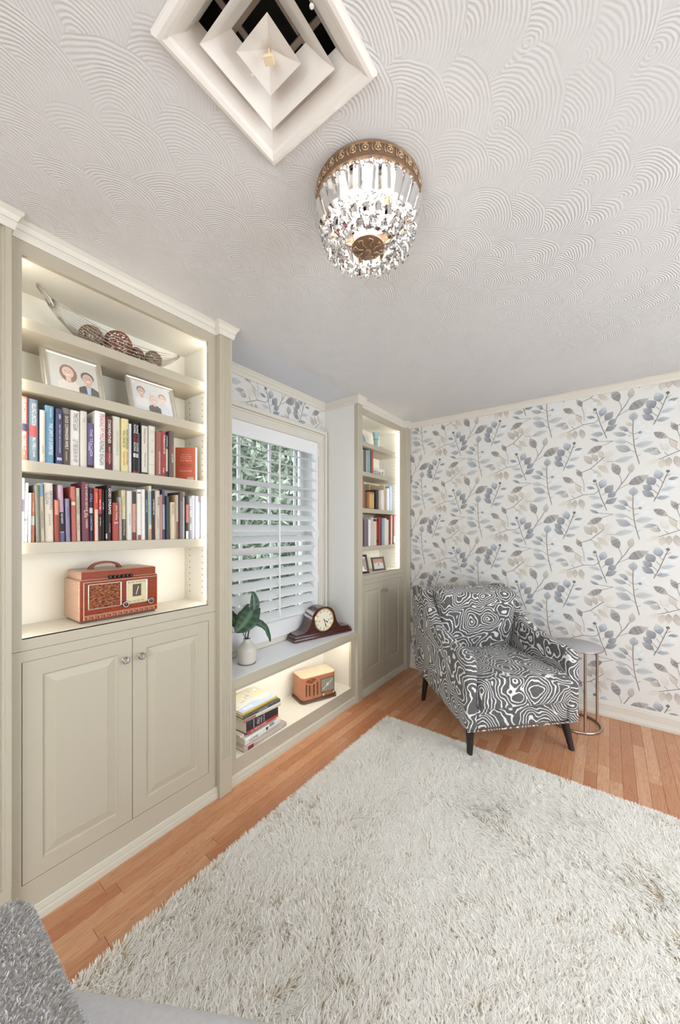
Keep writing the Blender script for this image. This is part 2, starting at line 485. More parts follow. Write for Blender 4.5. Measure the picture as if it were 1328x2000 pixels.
# ------------------------------------------------------------------ traced tables
LEAVES = [(0.058, 0.213, 0.06, 0.277, 0.0493, 'b'), (0.051, 0.178, 0.015, 0.212, 0.0267, 't'), (0.066, 0.172, 0.096, 0.213, 0.0367, 'p'), (0.076, 0.145, 0.123, 0.174, 0.0296, 'p'), (0.025, 0.16, -0.026, 0.183, 0.0301, 'b'), (0.027, 0.144, 0.001, 0.167, 0.024, 'd'), (0.02, 0.119, -0.058, 0.146, 0.0339, 'b'), (0.084, 0.125, 0.107, 0.124, 0.0197, 'd'), (0.109, 0.133, 0.153, 0.126, 0.0259, 'p'), (0.073, 0.084, 0.153, 0.098, 0.023, 'p'), (0.019, 0.066, -0.051, 0.083, 0.0339, 'l'), (0.066, 0.033, 0.167, 0.049, 0.0427, 'l'), (0.043, 0.004, -0.042, 0.046, 0.0521, 'b'), (-0.046, -0.065, 0.061, -0.037, 0.0401, 'l'), (0.183, 0.003, 0.109, -0.01, 0.0291, 'b'), (0.202, -0.037, 0.146, -0.023, 0.0323, 'o'), (-0.293, 0.243, -0.33, 0.306, 0.0396, 'v'), (-0.253, 0.257, -0.287, 0.327, 0.0346, 't'), (-0.318, 0.193, -0.327, 0.129, 0.0418, 't'), (-0.29, 0.2, -0.29, 0.134, 0.0346, 'o'), (-0.256, 0.204, -0.239, 0.127, 0.0391, 'o'), (0.197, -0.073, 0.123, -0.114, 0.0323, 'v'), (-0.368, 0.381, -0.293, 0.331, 0.0418, 's'), (-0.131, 0.28, -0.102, 0.347, 0.0482, 'g'), (-0.102, 0.243, -0.057, 0.301, 0.0496, 'd'), (-0.086, 0.21, -0.038, 0.247, 0.0407, 'd'), (-0.099, 0.165, -0.034, 0.204, 0.0386, 'd'), (-0.114, 0.147, -0.19, 0.153, 0.0385, 'b'), (-0.134, 0.206, -0.206, 0.223, 0.028, 'l'), (-0.121, 0.181, -0.179, 0.187, 0.0276, 'p'), (-0.166, 0.274, -0.219, 0.293, 0.0238, 'd'), (-0.147, 0.259, -0.212, 0.259, 0.0315, 'p'), (-0.023, 0.369, -0.066, 0.461, 0.0509, 's'), (0.042, 0.376, 0.054, 0.448, 0.0361, 'o'), (0.031, 0.296, 0.14, 0.356, 0.0578, 's'), (0.199, 0.32, 0.182, 0.388, 0.0509, 'g'), (0.17, 0.282, 0.133, 0.34, 0.055, 'd'), (0.157, 0.248, 0.111, 0.286, 0.0434, 'd'), (0.167, 0.204, 0.105, 0.246, 0.0427, 'd'), (0.183, 0.19, 0.249, 0.198, 0.0305, 'b'), (0.204, 0.243, 0.278, 0.262, 0.0281, 'l'), (0.192, 0.216, 0.249, 0.226, 0.0286, 'p'), (0.242, 0.316, 0.294, 0.326, 0.0216, 'd'), (0.224, 0.291, 0.288, 0.295, 0.0394, 'p'), (-0.142, 0.095, -0.198, 0.123, 0.0196, 'd'), (-0.121, 0.06, -0.215, 0.011, 0.0448, 's'), (-0.185, -0.069, -0.234, 0.0, 0.044, 'o'), (-0.154, -0.054, -0.185, 0.008, 0.0364, 'o'), (-0.12, -0.029, -0.145, 0.028, 0.0386, 't'), (-0.112, -0.028, -0.04, 0.017, 0.0413, 'v'), (-0.118, -0.049, -0.046, -0.057, 0.0379, 'v'), (-0.147, -0.087, -0.081, -0.145, 0.0386, 't'), (-0.171, -0.117, -0.123, -0.175, 0.0336, 't'), (-0.118, -0.068, -0.069, -0.105, 0.0276, 'v'), (-0.247, -0.159, -0.281, -0.095, 0.0327, 's'), (-0.165, 0.326, -0.168, 0.349, 0.0234, 'k'), (0.237, 0.362, 0.243, 0.382, 0.0216, 'k'), (-0.198, -0.167, -0.15, -0.146, 0.0413, 'p'), (-0.226, -0.181, -0.182, -0.2, 0.0355, 'p')]
STEMS = [[(0.056, 0.216), (0.055, 0.148), (0.058, 0.097), (0.063, 0.035), (0.072, -0.015), (0.091, -0.096)], [(0.027, 0.145), (0.054, 0.119)], [(0.025, 0.116), (0.043, 0.105)], [(0.061, 0.117), (0.084, 0.125)], [(0.06, 0.075), (0.085, 0.087)], [(0.017, 0.075), (0.058, 0.038)], [(0.043, 0.007), (0.072, -0.015)], [(0.08, -0.043), (0.097, -0.029)], [(-0.097, -0.06), (-0.046, -0.064)], [(-0.342, 0.191), (-0.293, 0.212), (-0.239, 0.236), (-0.171, 0.238), (-0.142, 0.259)], [(-0.239, 0.236), (-0.256, 0.257)], [(-0.293, 0.212), (-0.313, 0.237)], [(-0.293, 0.331), (-0.245, 0.294)], [(-0.158, 0.327), (-0.142, 0.26), (-0.123, 0.194), (-0.107, 0.154), (-0.094, 0.113)], [(-0.155, 0.304), (-0.179, 0.319)], [(-0.142, 0.26), (-0.131, 0.28)], [(-0.107, 0.154), (-0.084, 0.205)], [(-0.123, 0.225), (-0.103, 0.246)], [(-0.04, 0.247), (-0.01, 0.299), (0.017, 0.338), (0.037, 0.378)], [(-0.01, 0.303), (-0.01, 0.338), (-0.023, 0.369)], [(-0.026, 0.266), (0.029, 0.298)], [(0.242, 0.364), (0.229, 0.333), (0.217, 0.297), (0.199, 0.244), (0.183, 0.203), (0.167, 0.167)], [(0.229, 0.333), (0.255, 0.351)], [(0.199, 0.32), (0.216, 0.296)], [(0.167, 0.204), (0.177, 0.186)], [(0.16, 0.253), (0.188, 0.221)], [(0.181, 0.287), (0.198, 0.263)], [(-0.144, 0.095), (-0.056, 0.086)], [(-0.121, 0.06), (-0.056, 0.086)], [(-0.265, -0.132), (-0.193, -0.104), (-0.144, -0.057), (-0.11, -0.027)], [(-0.144, -0.057), (-0.155, -0.067)], [(-0.171, -0.117), (-0.192, -0.104)], [(-0.248, -0.159), (-0.234, -0.208), (-0.232, -0.27)], [(0.183, 0.003), (0.202, -0.037)]]
ROW_UPPER = [
 (0.339, 0.36, 0.227, -0.002, 0.15, (232, 112, 98), 'coral red hardcover', [('KILLING KENNEDY', 0.04, 0.42, 0, 0.5, (245, 245, 240)), ("BILL O'REILLY", 0.56, 0.84, 0, 0.5, (245, 245, 240)), ('AND MARTIN DUGARD', 0.86, 0.92, 0, 0.4, (245, 245, 240))], [(0.43, 0.54, (60, 70, 100))]),
 (0.361, 0.39, 0.226, -0.002, 0.15, (118, 140, 158), 'blue grey hardcover with red label', [('KILLING LINCOLN', 0.07, 0.42, 0.1, 0.42, (245, 245, 240)), ("BILL O'REILLY,", 0.62, 0.83, 0.1, 0.36, (245, 245, 240)), ('AND DUGARD', 0.84, 0.93, 0.1, 0.3, (245, 245, 240))], [(0.43, 0.6, (206, 84, 92))]),
 (0.39, 0.395, 0.192, 0.003, 0.15, (40, 36, 34), 'thin black booklet', [], []),
 (0.395, 0.411, 0.193, 0.0, 0.15, (214, 206, 190), 'thin cream paperback', [('LEADERS', 0.6, 0.9, 0, 0.3, (120, 110, 95))], []),
 (0.411, 0.438, 0.216, 0.002, 0.15, (104, 158, 190), 'light blue book with white lettering', [('THE LIMITS OF EXPERTISE', 0.3, 0.85, 0.12, 0.42, (245, 245, 240)), ('Dismukes  Berman  Loukopoulos', 0.04, 0.2, 0.1, 0.4, (245, 245, 240))], []),
 (0.443, 0.463, 0.21, 0.0, 0.15, (58, 62, 100), 'navy blue book', [('KERN', 0.1, 0.18, 0, 0.3, (245, 245, 240)), ('DARK THREATS  AND PILOTS IN DISTRESS', 0.28, 0.8, 0, 0.28, (200, 205, 225))], [(0.88, 0.93, (170, 175, 200))]),
 (0.463, 0.488, 0.22, -0.002, 0.15, (92, 74, 62), 'brown camouflage hardcover', [('DUCK COMMANDER FAMILY', 0.14, 0.72, 0.05, 0.42, (245, 245, 240)), ('WILLIE AND KORIE ROBERTSON', 0.76, 0.92, 0, 0.3, (220, 210, 190))], [(0, 0.1, (120, 118, 112))]),
 (0.489, 0.521, 0.22, 0.0, 0.15, (226, 220, 212), 'white hardcover with tall grey lettering', [('TIMOTHY EGAN', 0.04, 0.36, 0.05, 0.5, (110, 104, 100)), ('LET FIRE BURN IN HIM', 0.52, 0.92, 0.05, 0.5, (120, 114, 110))], []),
 (0.522, 0.544, 0.223, 0.0, 0.15, (206, 198, 186), 'plain pale grey hardcover', [('A LIFE', 0.12, 0.2, 0, 0.25, (140, 132, 122))], []),
 (0.545, 0.569, 0.182, 0.0, 0.15, (104, 84, 130), 'short purple paperback', [('THE TEACHER', 0.12, 0.75, 0.1, 0.42, (210, 200, 225)), ('A GUIDE', 0.35, 0.7, -0.2, 0.2, (245, 245, 240))], [(0.93, 1, (50, 30, 40))]),
 (0.57, 0.608, 0.236, 0.0, 0.15, (232, 228, 220), 'thick white hardcover with red lettering', [('SPEAKING MY MIND', 0.03, 0.5, 0.15, 0.45, (186, 92, 88)), ('RONALD REAGAN', 0.51, 0.93, 0.15, 0.45, (70, 66, 66))], []),
 (0.609, 0.638, 0.225, -0.002, 0.15, (94, 26, 22), 'dark maroon hardcover with white lettering', [('STARKWEATHER', 0.06, 0.5, 0.05, 0.4, (245, 245, 240)), ('HARRY N MACLEAN', 0.56, 0.88, 0.05, 0.22, (225, 205, 200))], [(0.68, 0.85, (140, 46, 40))]),
 (0.639, 0.67, 0.233, -0.002, 0.15, (208, 202, 184), 'plain cream hardcover with faint lettering', [('UNSTOPPABLE', 0.15, 0.8, 0.1, 0.3, (178, 172, 150))], []),
 (0.671, 0.7, 0.23, 0.002, 0.15, (216, 200, 130), 'pale yellow hardcover with black lettering', [('HOW CAPITALISM', 0.2, 0.56, 0.25, 0.34, (40, 38, 30)), ('WILL SAVE US', 0.22, 0.54, -0.2, 0.34, (40, 38, 30)), ('STEVE FORBES', 0.62, 0.86, 0.25, 0.24, (170, 60, 40)), ('ELIZABETH AMES', 0.62, 0.88, -0.2, 0.24, (170, 60, 40))], []),
 (0.701, 0.715, 0.215, 0.0, 0.15, (214, 210, 222), 'thin lilac white booklet', [], []),
 (0.716, 0.728, 0.219, 0.0, 0.15, (30, 24, 26), 'black paperback with white capitals, left of its twin', [('PLAYING', 0.03, 0.2, 0, 0.7, (245, 245, 240)), ('TO WIN', 0.22, 0.36, 0, 0.7, (200, 60, 60)), ('SOLUTION', 0.38, 0.56, 0, 0.7, (245, 245, 240))], [(0.6, 0.68, (200, 196, 190)), (0.96, 1, (170, 40, 50))]),
 (0.729, 0.742, 0.22, -0.002, 0.15, (30, 24, 26), 'black paperback with white capitals, right of its twin', [('PLAYING', 0.03, 0.2, 0, 0.7, (245, 245, 240)), ('TO WIN', 0.22, 0.36, 0, 0.7, (200, 60, 60)), ('SOLUTION', 0.38, 0.56, 0, 0.7, (245, 245, 240))], [(0.6, 0.68, (200, 196, 190)), (0.96, 1, (170, 40, 50))]),
 (0.742, 0.75, 0.183, 0.0, 0.15, (86, 98, 110), 'small slate paperback', [], []),
 (0.751, 0.783, 0.232, 0.0, 0.15, (52, 58, 52), 'black and green hardcover with cream label', [('The Book of Virtues', 0.1, 0.4, 0, 0.3, (120, 60, 60)), ('William J Bennett', 0.58, 0.85, 0, 0.26, (120, 80, 80))], [(0.06, 0.96, (208, 200, 184))]),
 (0.784, 0.817, 0.226, 0.002, 0.15, (214, 206, 188), 'cream hardcover with thin grey rules', [('IF', 0.28, 0.3, 0, 0.2, (120, 112, 100)), ('MEN', 0.5, 0.54, 0, 0.2, (120, 112, 100))], [(0.1, 0.105, (160, 152, 140)), (0.14, 0.145, (160, 152, 140)), (0.78, 0.785, (160, 152, 140))]),
 (0.818, 0.84, 0.206, 0.0, 0.15, (146, 84, 70), 'brown brick paperback', [('DIETRICH BONHOEFFER', 0.45, 0.95, 0.1, 0.3, (235, 220, 205))], []),
 (0.84, 0.866, 0.214, 0.0, 0.15, (164, 48, 50), 'bright red hardcover with white title', [('The Shepherd of the Hills', 0.08, 0.5, 0.1, 0.4, (245, 245, 240)), ('Wright', 0.8, 0.92, 0, 0.3, (245, 245, 240))], []),
 (0.866, 0.879, 0.201, 0.002, 0.15, (56, 78, 78), 'teal and cream paperback', [('ACKERMAN', 0.03, 0.28, 0, 0.5, (200, 220, 215))], [(0.33, 0.86, (200, 190, 166))]),
 (0.88, 0.904, 0.222, 0.0, 0.15, (98, 78, 70), 'brown hardcover with red author name', [('CHARLES', 0.32, 0.48, 0.1, 0.36, (190, 80, 84)), ('KRAUTHAMMER', 0.49, 0.68, 0.1, 0.36, (225, 215, 210))], []),
]
ROW_LOWER = [
 (0.338, 0.342, 0.231, 0.0, 0.14, (240, 238, 240), 'thin white booklet', [], []),
 (0.342, 0.35, 0.231, 0.022, 0.14, (240, 236, 230), 'white book with purple label', [], [(0.33, 0.52, (130, 124, 160))]),
 (0.35, 0.361, 0.215, 0.035, 0.14, (226, 228, 240), 'pale white book with blue mark', [('FLIGHT', 0.1, 0.4, 0, 0.4, (170, 170, 190))], [(0.6, 0.64, (110, 150, 200))]),
 (0.363, 0.369, 0.179, 0.017, 0.14, (238, 236, 232), 'thin white paperback', [], []),
 (0.369, 0.381, 0.18, 0.022, 0.14, (206, 128, 88), 'orange and white paperback', [('COACHING', 0.18, 0.38, 0, 0.4, (240, 220, 200))], [(0.47, 0.65, (214, 216, 206))]),
 (0.384, 0.396, 0.21, -0.033, 0.14, (112, 116, 104), 'grey green hardcover', [], []),
 (0.397, 0.41, 0.217, -0.044, 0.14, (206, 192, 164), 'sand hardcover with blue top', [('HARVEST SON', 0.42, 0.82, 0, 0.45, (120, 106, 84))], [(0, 0.22, (120, 168, 198))]),
 (0.412, 0.439, 0.221, -0.029, 0.14, (222, 212, 190), 'thick cream hardcover with blue lettering', [('GROWING', 0.13, 0.45, 0.25, 0.36, (104, 108, 140)), ('SLOW', 0.13, 0.4, -0.2, 0.36, (104, 108, 140)), ('JENNIFER', 0.5, 0.75, 0, 0.3, (150, 146, 140))], []),
 (0.44, 0.455, 0.16, -0.028, 0.14, (146, 62, 44), 'red brown paperback', [], [(0.02, 0.36, (206, 130, 100))]),
 (0.457, 0.473, 0.217, -0.055, 0.14, (186, 150, 168), 'pink and violet paperback with black block', [('ANDY ANDREWS', 0.5, 0.68, 0, 0.4, (245, 245, 240))], [(0.48, 0.82, (34, 26, 30)), (0.84, 1, (96, 92, 140))]),
 (0.475, 0.488, 0.166, -0.039, 0.14, (120, 116, 150), 'lavender paperback', [('MILITARY', 0.15, 0.5, 0, 0.4, (80, 80, 110))], []),
 (0.493, 0.51, 0.215, -0.03, 0.14, (190, 92, 80), 'coral paperback with cream band', [('MANGO', 0.06, 0.24, 0, 0.5, (226, 140, 126))], [(0.28, 0.34, (220, 196, 160))]),
 (0.511, 0.525, 0.211, -0.028, 0.14, (196, 188, 160), 'pale green cream paperback', [('DONALD MILLER', 0.14, 0.5, 0, 0.4, (120, 114, 96)), ('A MILLION', 0.6, 0.8, 0, 0.36, (180, 110, 96))], []),
 (0.528, 0.552, 0.236, -0.017, 0.14, (112, 50, 66), 'plum hardcover with cream lettering', [('THE PURPOSE DRIVEN', 0.03, 0.48, 0.1, 0.34, (226, 200, 190)), ('Life', 0.48, 0.6, 0.05, 0.6, (226, 190, 186)), ('WARREN', 0.62, 0.78, 0.1, 0.3, (226, 200, 190))], []),
 (0.553, 0.568, 0.217, -0.012, 0.14, (38, 40, 58), 'black and blue paperback', [('STILL', 0.08, 0.32, 0, 0.6, (150, 160, 200)), ('CHRISTIAN', 0.52, 0.8, 0, 0.5, (170, 185, 205))], [(0.38, 0.48, (206, 200, 186))]),
 (0.569, 0.584, 0.214, -0.012, 0.14, (196, 62, 44), 'red and pale pink paperback', [('UNAFRAID', 0.08, 0.28, 0, 0.4, (240, 160, 120))], [(0.4, 1, (208, 180, 166))]),
 (0.584, 0.598, 0.214, 0.0, 0.14, (60, 20, 22), 'red and black paperback', [('not a fan.', 0.2, 0.42, 0, 0.5, (245, 245, 240)), ('kyle idleman', 0.52, 0.74, 0, 0.4, (245, 245, 240))], [(0, 0.48, (208, 44, 40))]),
 (0.599, 0.609, 0.211, 0.0, 0.14, (30, 26, 28), 'black paperback with white lower case title', [('not a fan.', 0.2, 0.44, 0, 0.5, (245, 245, 240)), ('Kyle', 0.54, 0.7, 0, 0.36, (190, 60, 90))], []),
 (0.61, 0.617, 0.211, -0.002, 0.14, (24, 22, 22), 'thin black paperback', [], [(0.86, 0.96, (190, 186, 176))]),
 (0.617, 0.634, 0.234, 0.002, 0.14, (58, 30, 28), 'dark brown hardcover with large white letters', [('GOD DREAMS', 0.03, 0.56, 0.1, 0.6, (245, 245, 240)), ('WILL MANCINI', 0.66, 0.88, 0.1, 0.2, (220, 210, 205))], []),
 (0.637, 0.66, 0.16, -0.009, 0.14, (170, 62, 52), 'short coral leather book', [('Jesus Calling', 0.06, 0.46, 0.05, 0.4, (240, 214, 190)), ('S', 0.48, 0.58, 0, 0.6, (240, 220, 200))], []),
 (0.662, 0.674, 0.185, -0.011, 0.14, (166, 158, 148), 'grey paperback', [], []),
 (0.675, 0.693, 0.217, -0.009, 0.14, (206, 188, 142), 'straw yellow paperback with dark foot', [('JESUS RULE', 0.08, 0.34, 0, 0.36, (150, 130, 90)), ('Manhood Meaning', 0.6, 0.9, 0, 0.4, (226, 214, 196))], [(0.58, 1, (70, 52, 44))]),
 (0.694, 0.714, 0.215, -0.005, 0.14, (206, 204, 194), 'pale grey paperback', [('Bob Goff Lives', 0.46, 0.7, 0, 0.24, (110, 108, 100))], []),
 (0.715, 0.734, 0.214, -0.002, 0.14, (196, 142, 116), 'salmon paperback with black top', [('WHEN GOD', 0.26, 0.6, 0, 0.5, (226, 180, 156))], [(0, 0.25, (56, 52, 50)), (0.84, 1, (120, 44, 38))]),
 (0.735, 0.752, 0.225, -0.011, 0.14, (214, 208, 200), 'greyish white paperback with red foot', [], [(0.9, 1, (140, 70, 60)), (0.06, 0.08, (40, 40, 40))]),
 (0.753, 0.772, 0.227, -0.011, 0.14, (222, 218, 208), 'white hardcover', [], []),
 (0.773, 0.786, 0.219, -0.011, 0.14, (66, 70, 84), 'slate blue paperback', [('OVERCOME', 0.1, 0.5, 0, 0.5, (190, 196, 210))], []),
 (0.786, 0.799, 0.245, -0.014, 0.14, (196, 194, 166), 'cream paperback with teal band', [], [(0.1, 0.72, (120, 164, 176)), (0.8, 1, (190, 130, 100))]),
 (0.801, 0.814, 0.224, -0.011, 0.14, (64, 40, 32), 'dark brown paperback with white title', [('A MOMENT IN', 0.06, 0.6, 0.2, 0.5, (245, 245, 240))], []),
 (0.815, 0.835, 0.227, -0.009, 0.14, (190, 176, 158), 'tan paperback with script title', [('Simplify', 0.1, 0.34, 0.1, 0.5, (50, 44, 40)), ('LIVING', 0.5, 0.8, 0, 0.5, (160, 150, 136))], []),
 (0.836, 0.85, 0.21, -0.01, 0.14, (186, 128, 112), 'rose paperback', [], []),
 (0.851, 0.866, 0.235, -0.011, 0.14, (70, 76, 112), 'indigo paperback with pale blue wedge', [], [(0.3, 0.8, (150, 172, 200))]),
 (0.866, 0.873, 0.205, -0.012, 0.14, (54, 44, 48), 'thin charcoal paperback', [], []),
 (0.874, 0.882, 0.203, -0.015, 0.14, (70, 96, 90), 'thin dark green paperback', [], []),
 (0.886, 0.907, 0.177, -0.014, 0.14, (200, 182, 152), 'short beige paperback', [('MERE THINGS', 0.06, 0.32, 0, 0.5, (120, 110, 100))], []),
 (0.908, 0.917, 0.21, -0.002, 0.14, (186, 140, 104), 'thin tan paperback', [], []),
 (0.917, 0.932, 0.214, -0.012, 0.14, (186, 190, 170), 'pale sage paperback', [], [(0.5, 0.56, (206, 170, 160)), (0.6, 1, (140, 100, 90))]),
 (0.932, 0.95, 0.23, -0.0, 0.14, (96, 72, 62), 'chestnut hardcover', [], [(0.2, 1, (110, 100, 104))]),
 (0.95, 0.961, 0.209, 0.002, 0.14, (200, 200, 206), 'thin mosaic white paperback', [], []),
 (0.961, 0.977, 0.212, 0.0, 0.14, (50, 34, 28), 'black paperback with red stripe', [], [(0.2, 0.62, (206, 100, 76)), (0.82, 1, (226, 222, 214))]),
 (0.978, 1.001, 0.214, -0.002, 0.14, (128, 134, 140), 'grey paperback with white title', [('FAMILY FIRST', 0.06, 0.5, 0, 0.44, (245, 245, 240)), ('DADS', 0.66, 0.8, 0, 0.36, (245, 245, 240))], []),
 (1.002, 1.017, 0.218, 0.002, 0.14, (226, 226, 232), 'thin white hardcover', [], []),
 (1.018, 1.03, 0.216, 0.0, 0.14, (232, 232, 236), 'thin snowy paperback', [], []),
 (1.03, 1.046, 0.215, 0.0, 0.14, (150, 152, 162), 'grey dotted paperback', [], [(0, 0.13, (110, 92, 96))]),
 (1.046, 1.059, 0.218, 0.002, 0.14, (220, 222, 230), 'pale silver paperback', [], []),
]
ROW_R2 = [
 (2.537, 2.558, 0.195, 0.003, 0.14, (226, 222, 224), 'white paperback', [], []),
 (2.559, 2.58, 0.195, 0.003, 0.14, (150, 140, 150), 'mauve grey paperback', [], []),
 (2.582, 2.596, 0.194, 0.0, 0.14, (214, 206, 204), 'thin pale paperback', [], []),
 (2.598, 2.627, 0.194, -0.003, 0.14, (84, 80, 82), 'charcoal paperback', [], []),
 (2.629, 2.664, 0.199, -0.003, 0.14, (170, 178, 176), 'silver grey paperback', [], []),
 (2.665, 2.687, 0.203, 0.0, 0.14, (134, 160, 164), 'teal grey paperback', [], []),
 (2.689, 2.721, 0.205, 0.0, 0.14, (66, 68, 76), 'dark slate paperback', [], []),
 (2.727, 2.761, 0.21, 0.0, 0.14, (190, 74, 56), 'brick red paperback', [], []),
]
ROW_R3 = [
 (2.537, 2.561, 0.221, 0.0, 0.15, (206, 190, 166), 'cream paperback', [], []),
 (2.564, 2.6, 0.241, -0.033, 0.15, (192, 96, 66), 'orange red hardcover', [], []),
 (2.601, 2.632, 0.214, -0.021, 0.15, (110, 98, 94), 'dark grey hardcover', [], []),
 (2.788, 2.842, 0.179, 0.0, 0.15, (52, 46, 44), 'black patterned hardcover', [], []),
 (2.844, 2.873, 0.177, -0.054, 0.15, (200, 184, 150), 'thin straw paperback', [], []),
 (2.875, 2.901, 0.18, -0.05, 0.15, (216, 206, 206), 'thin pinkish white paperback', [], []),
 (2.903, 2.941, 0.187, -0.048, 0.15, (222, 216, 206), 'off white paperback', [], []),
 (2.945, 2.974, 0.235, -0.002, 0.15, (202, 174, 130), 'tall tan hardcover', [], []),
 (2.994, 3.033, 0.211, -0.002, 0.15, (232, 232, 232), 'white hardcover', [], []),
 (3.043, 3.094, 0.235, 0.002, 0.15, (150, 180, 214), 'light blue hardcover', [], []),
]
ROW_R4 = [
 (2.544, 2.58, 0.234, -0.0, 0.15, (150, 40, 62), 'crimson hardcover', [], []),
 (2.582, 2.608, 0.23, 0.0, 0.15, (48, 46, 44), 'black paperback', [], []),
 (2.609, 2.632, 0.235, 0.002, 0.15, (130, 140, 156), 'blue grey paperback', [], []),
 (2.634, 2.659, 0.234, -0.002, 0.15, (110, 90, 100), 'mottled violet paperback', [], []),
 (2.675, 2.714, 0.233, 0.002, 0.15, (232, 228, 226), 'white hardcover', [], []),
 (2.716, 2.74, 0.256, 0.0, 0.15, (190, 176, 166), 'thin taupe paperback', [], []),
 (2.742, 2.806, 0.248, 0.0, 0.15, (206, 196, 162), 'cream hardcover with dark top square', [], [(0.03, 0.12, (60, 30, 26))]),
 (2.809, 2.842, 0.259, 0.002, 0.15, (172, 46, 44), 'red and black checked hardcover', [], [(0.08, 0.16, (50, 44, 44)), (0.6, 0.66, (60, 90, 80)), (0.8, 0.9, (40, 36, 36))]),
 (2.844, 2.871, 0.26, 0.002, 0.15, (160, 40, 44), 'thin red hardcover', [], []),
 (2.873, 2.894, 0.255, -0.002, 0.15, (40, 34, 34), 'thin black paperback', [], []),
 (2.897, 2.943, 0.252, 0.0, 0.15, (130, 150, 160), 'steel blue paperback', [], []),
 (2.947, 2.99, 0.253, -0.002, 0.15, (206, 202, 190), 'pale grey hardcover', [], []),
 (2.992, 3.043, 0.239, -0.002, 0.15, (200, 192, 172), 'beige hardcover', [], []),
 (3.047, 3.074, 0.28, 0.037, 0.15, (150, 76, 56), 'rust brown paperback', [], []),
 (3.076, 3.106, 0.281, 0.036, 0.15, (176, 166, 166), 'thin grey paperback', [], []),
 (3.111, 3.153, 0.282, 0.035, 0.15, (160, 64, 50), 'dark red hardcover with white foot', [], [(0.72, 0.92, (220, 200, 190))]),
 (3.155, 3.189, 0.278, 0.036, 0.15, (170, 162, 170), 'thin lavender grey paperback', [], []),
]
# ================================================================== THE SETTING
X1, Y0R, YF = 3.60, -1.50, 3.297           # right wall, back wall, far wall
NX, NY0, NY1 = -0.30, 1.171, 2.350         # window niche: back wall, sides
# ---- floor of oak strips
floor = struct('floor', MB().box(-0.45, X1 + 0.1, Y0R - 0.1, YF + 0.1, -0.05, -0.012), M['dark'])
PW = 0.057
rnd = random.Random(11)
plank_mesh = {}
def plank_me(L):
    k = round(L, 2)
    if k not in plank_mesh:
        mb = MB(); w = PW - 0.0008; l = k - 0.0010; c = 0.0007
        lo = [(-w / 2, 0), (w / 2, 0), (w / 2, l), (-w / 2, l)]
        hi = [(-w / 2 + c, c), (w / 2 - c, c), (w / 2 - c, l - c), (-w / 2 + c, l - c)]
        mb.rings([[(x, y, -0.012) for x, y in lo], [(x, y, -c) for x, y in lo], [(x, y, 0.0) for x, y in hi]], cap0=True)
        me = mb.mesh('plank'); me.materials.append(M['floor']); plank_mesh[k] = me
    return plank_mesh[k]
hidden = MB(); nvis = 0
ncol = int((X1 + 0.06) / PW) + 1
for c in range(ncol):
    x = -0.03 + (c + 0.5) * PW
    y = Y0R - rnd.random() * 0.7
    while y < YF:
        L = round(rnd.choice([0.38, 0.46, 0.55, 0.64, 0.72, 0.85, 0.98, 1.10]), 2)
        y1 = min(y + L, YF + 0.03); L2 = round(y1 - y, 2)
        if L2 > 0.03 and y1 > Y0R:
            vis = (y1 > 0.1 and x < 0.42) or (y1 > 2.22 and x < 2.35)
            if vis:
                inst('plank', plank_me(L2), floor, (x, y, 0)); nvis += 1
            else:
                w = PW - 0.0008
                hidden.box(x - w / 2, x + w / 2, y, y1 - 0.001, -0.012, 0.0)
        y = y1
hp = obj('plank_under_rug', hidden, M['floor'], floor); hp['kind'] = 'stuff'

# ---- ceiling with the opening for the air vent, smooth soffit in the niche
VX0, VX1, VY0, VY1 = 0.862, 1.178, 0.38, 0.70
cl = MB()
for (a, b, c_, d) in ((0.0, X1, Y0R, VY0), (0.0, X1, VY1, YF), (0.0, VX0, VY0, VY1), (VX1, X1, VY0, VY1), (-0.32, 0.0, Y0R, NY0), (-0.32, 0.0, NY1, YF)):
    cl.add([(a, c_, CEIL), (b, c_, CEIL), (b, d, CEIL), (a, d, CEIL)], [(0, 3, 2, 1)])
ceiling = struct('ceiling', cl, M['ceiling'])
struct('niche_soffit', MB().box(-0.32, 0.0, NY0, NY1, CEIL, CEIL + 0.03), M['ceil_smooth'], ceiling)
struct('ceiling_slab', MB().box(-0.6, X1 + 0.1, Y0R - 0.1, YF + 0.1, CEIL + 0.14, CEIL + 0.2), M['plain_wall'], ceiling)

# ---- walls
WY0, WY1, WZ0, WZ1 = 1.315, 2.205, 0.61, 2.07      # window opening
wl = MB()
wl.box(NX - 0.16, NX, Y0R, WY0, 0, CEIL + 0.14).box(NX - 0.16, NX, WY1, YF, 0, CEIL + 0.14)
wl.box(NX - 0.16, NX, WY0, WY1, 0, WZ0).box(NX - 0.16, NX, WY0, WY1, WZ1, CEIL + 0.14)
wall_left = struct('wall_left', wl, M['wall'])
wall_far = struct('wall_far', MB().box(-0.46, X1 + 0.1, YF, YF + 0.12, 0, CEIL + 0.14), M['wall'])
wr = MB()
wr.box(X1, X1 + 0.1, Y0R, 0.45, 0, CEIL + .14).box(X1, X1 + 0.1, 2.75, YF, 0, CEIL + .14).box(X1, X1 + 0.1, 0.45, 2.75, 0, 0.5).box(X1, X1 + 0.1, 0.45, 2.75, 2.2, CEIL + .14)
struct('wall_right', wr, M['plain_wall'])
wb = MB()
wb.box(-0.46, 0.8, Y0R - 0.1, Y0R, 0, CEIL + .14).box(3.0, X1, Y0R - 0.1, Y0R, 0, CEIL + .14).box(0.8, 3.0, Y0R - 0.1, Y0R, 2.2, CEIL + .14)
struct('wall_back', wb, M['plain_wall'])
w2 = MB()
for z in (0.5, 1.32, 2.16): w2.box(X1 + .02, X1 + .06, 0.45, 2.75, z, z + .04)
for y in (0.45, 1.58, 2.71): w2.box(X1 + .02, X1 + .06, y, y + .04, 0.5, 2.2)
struct('window_2', w2, M['white'])
d1 = MB()
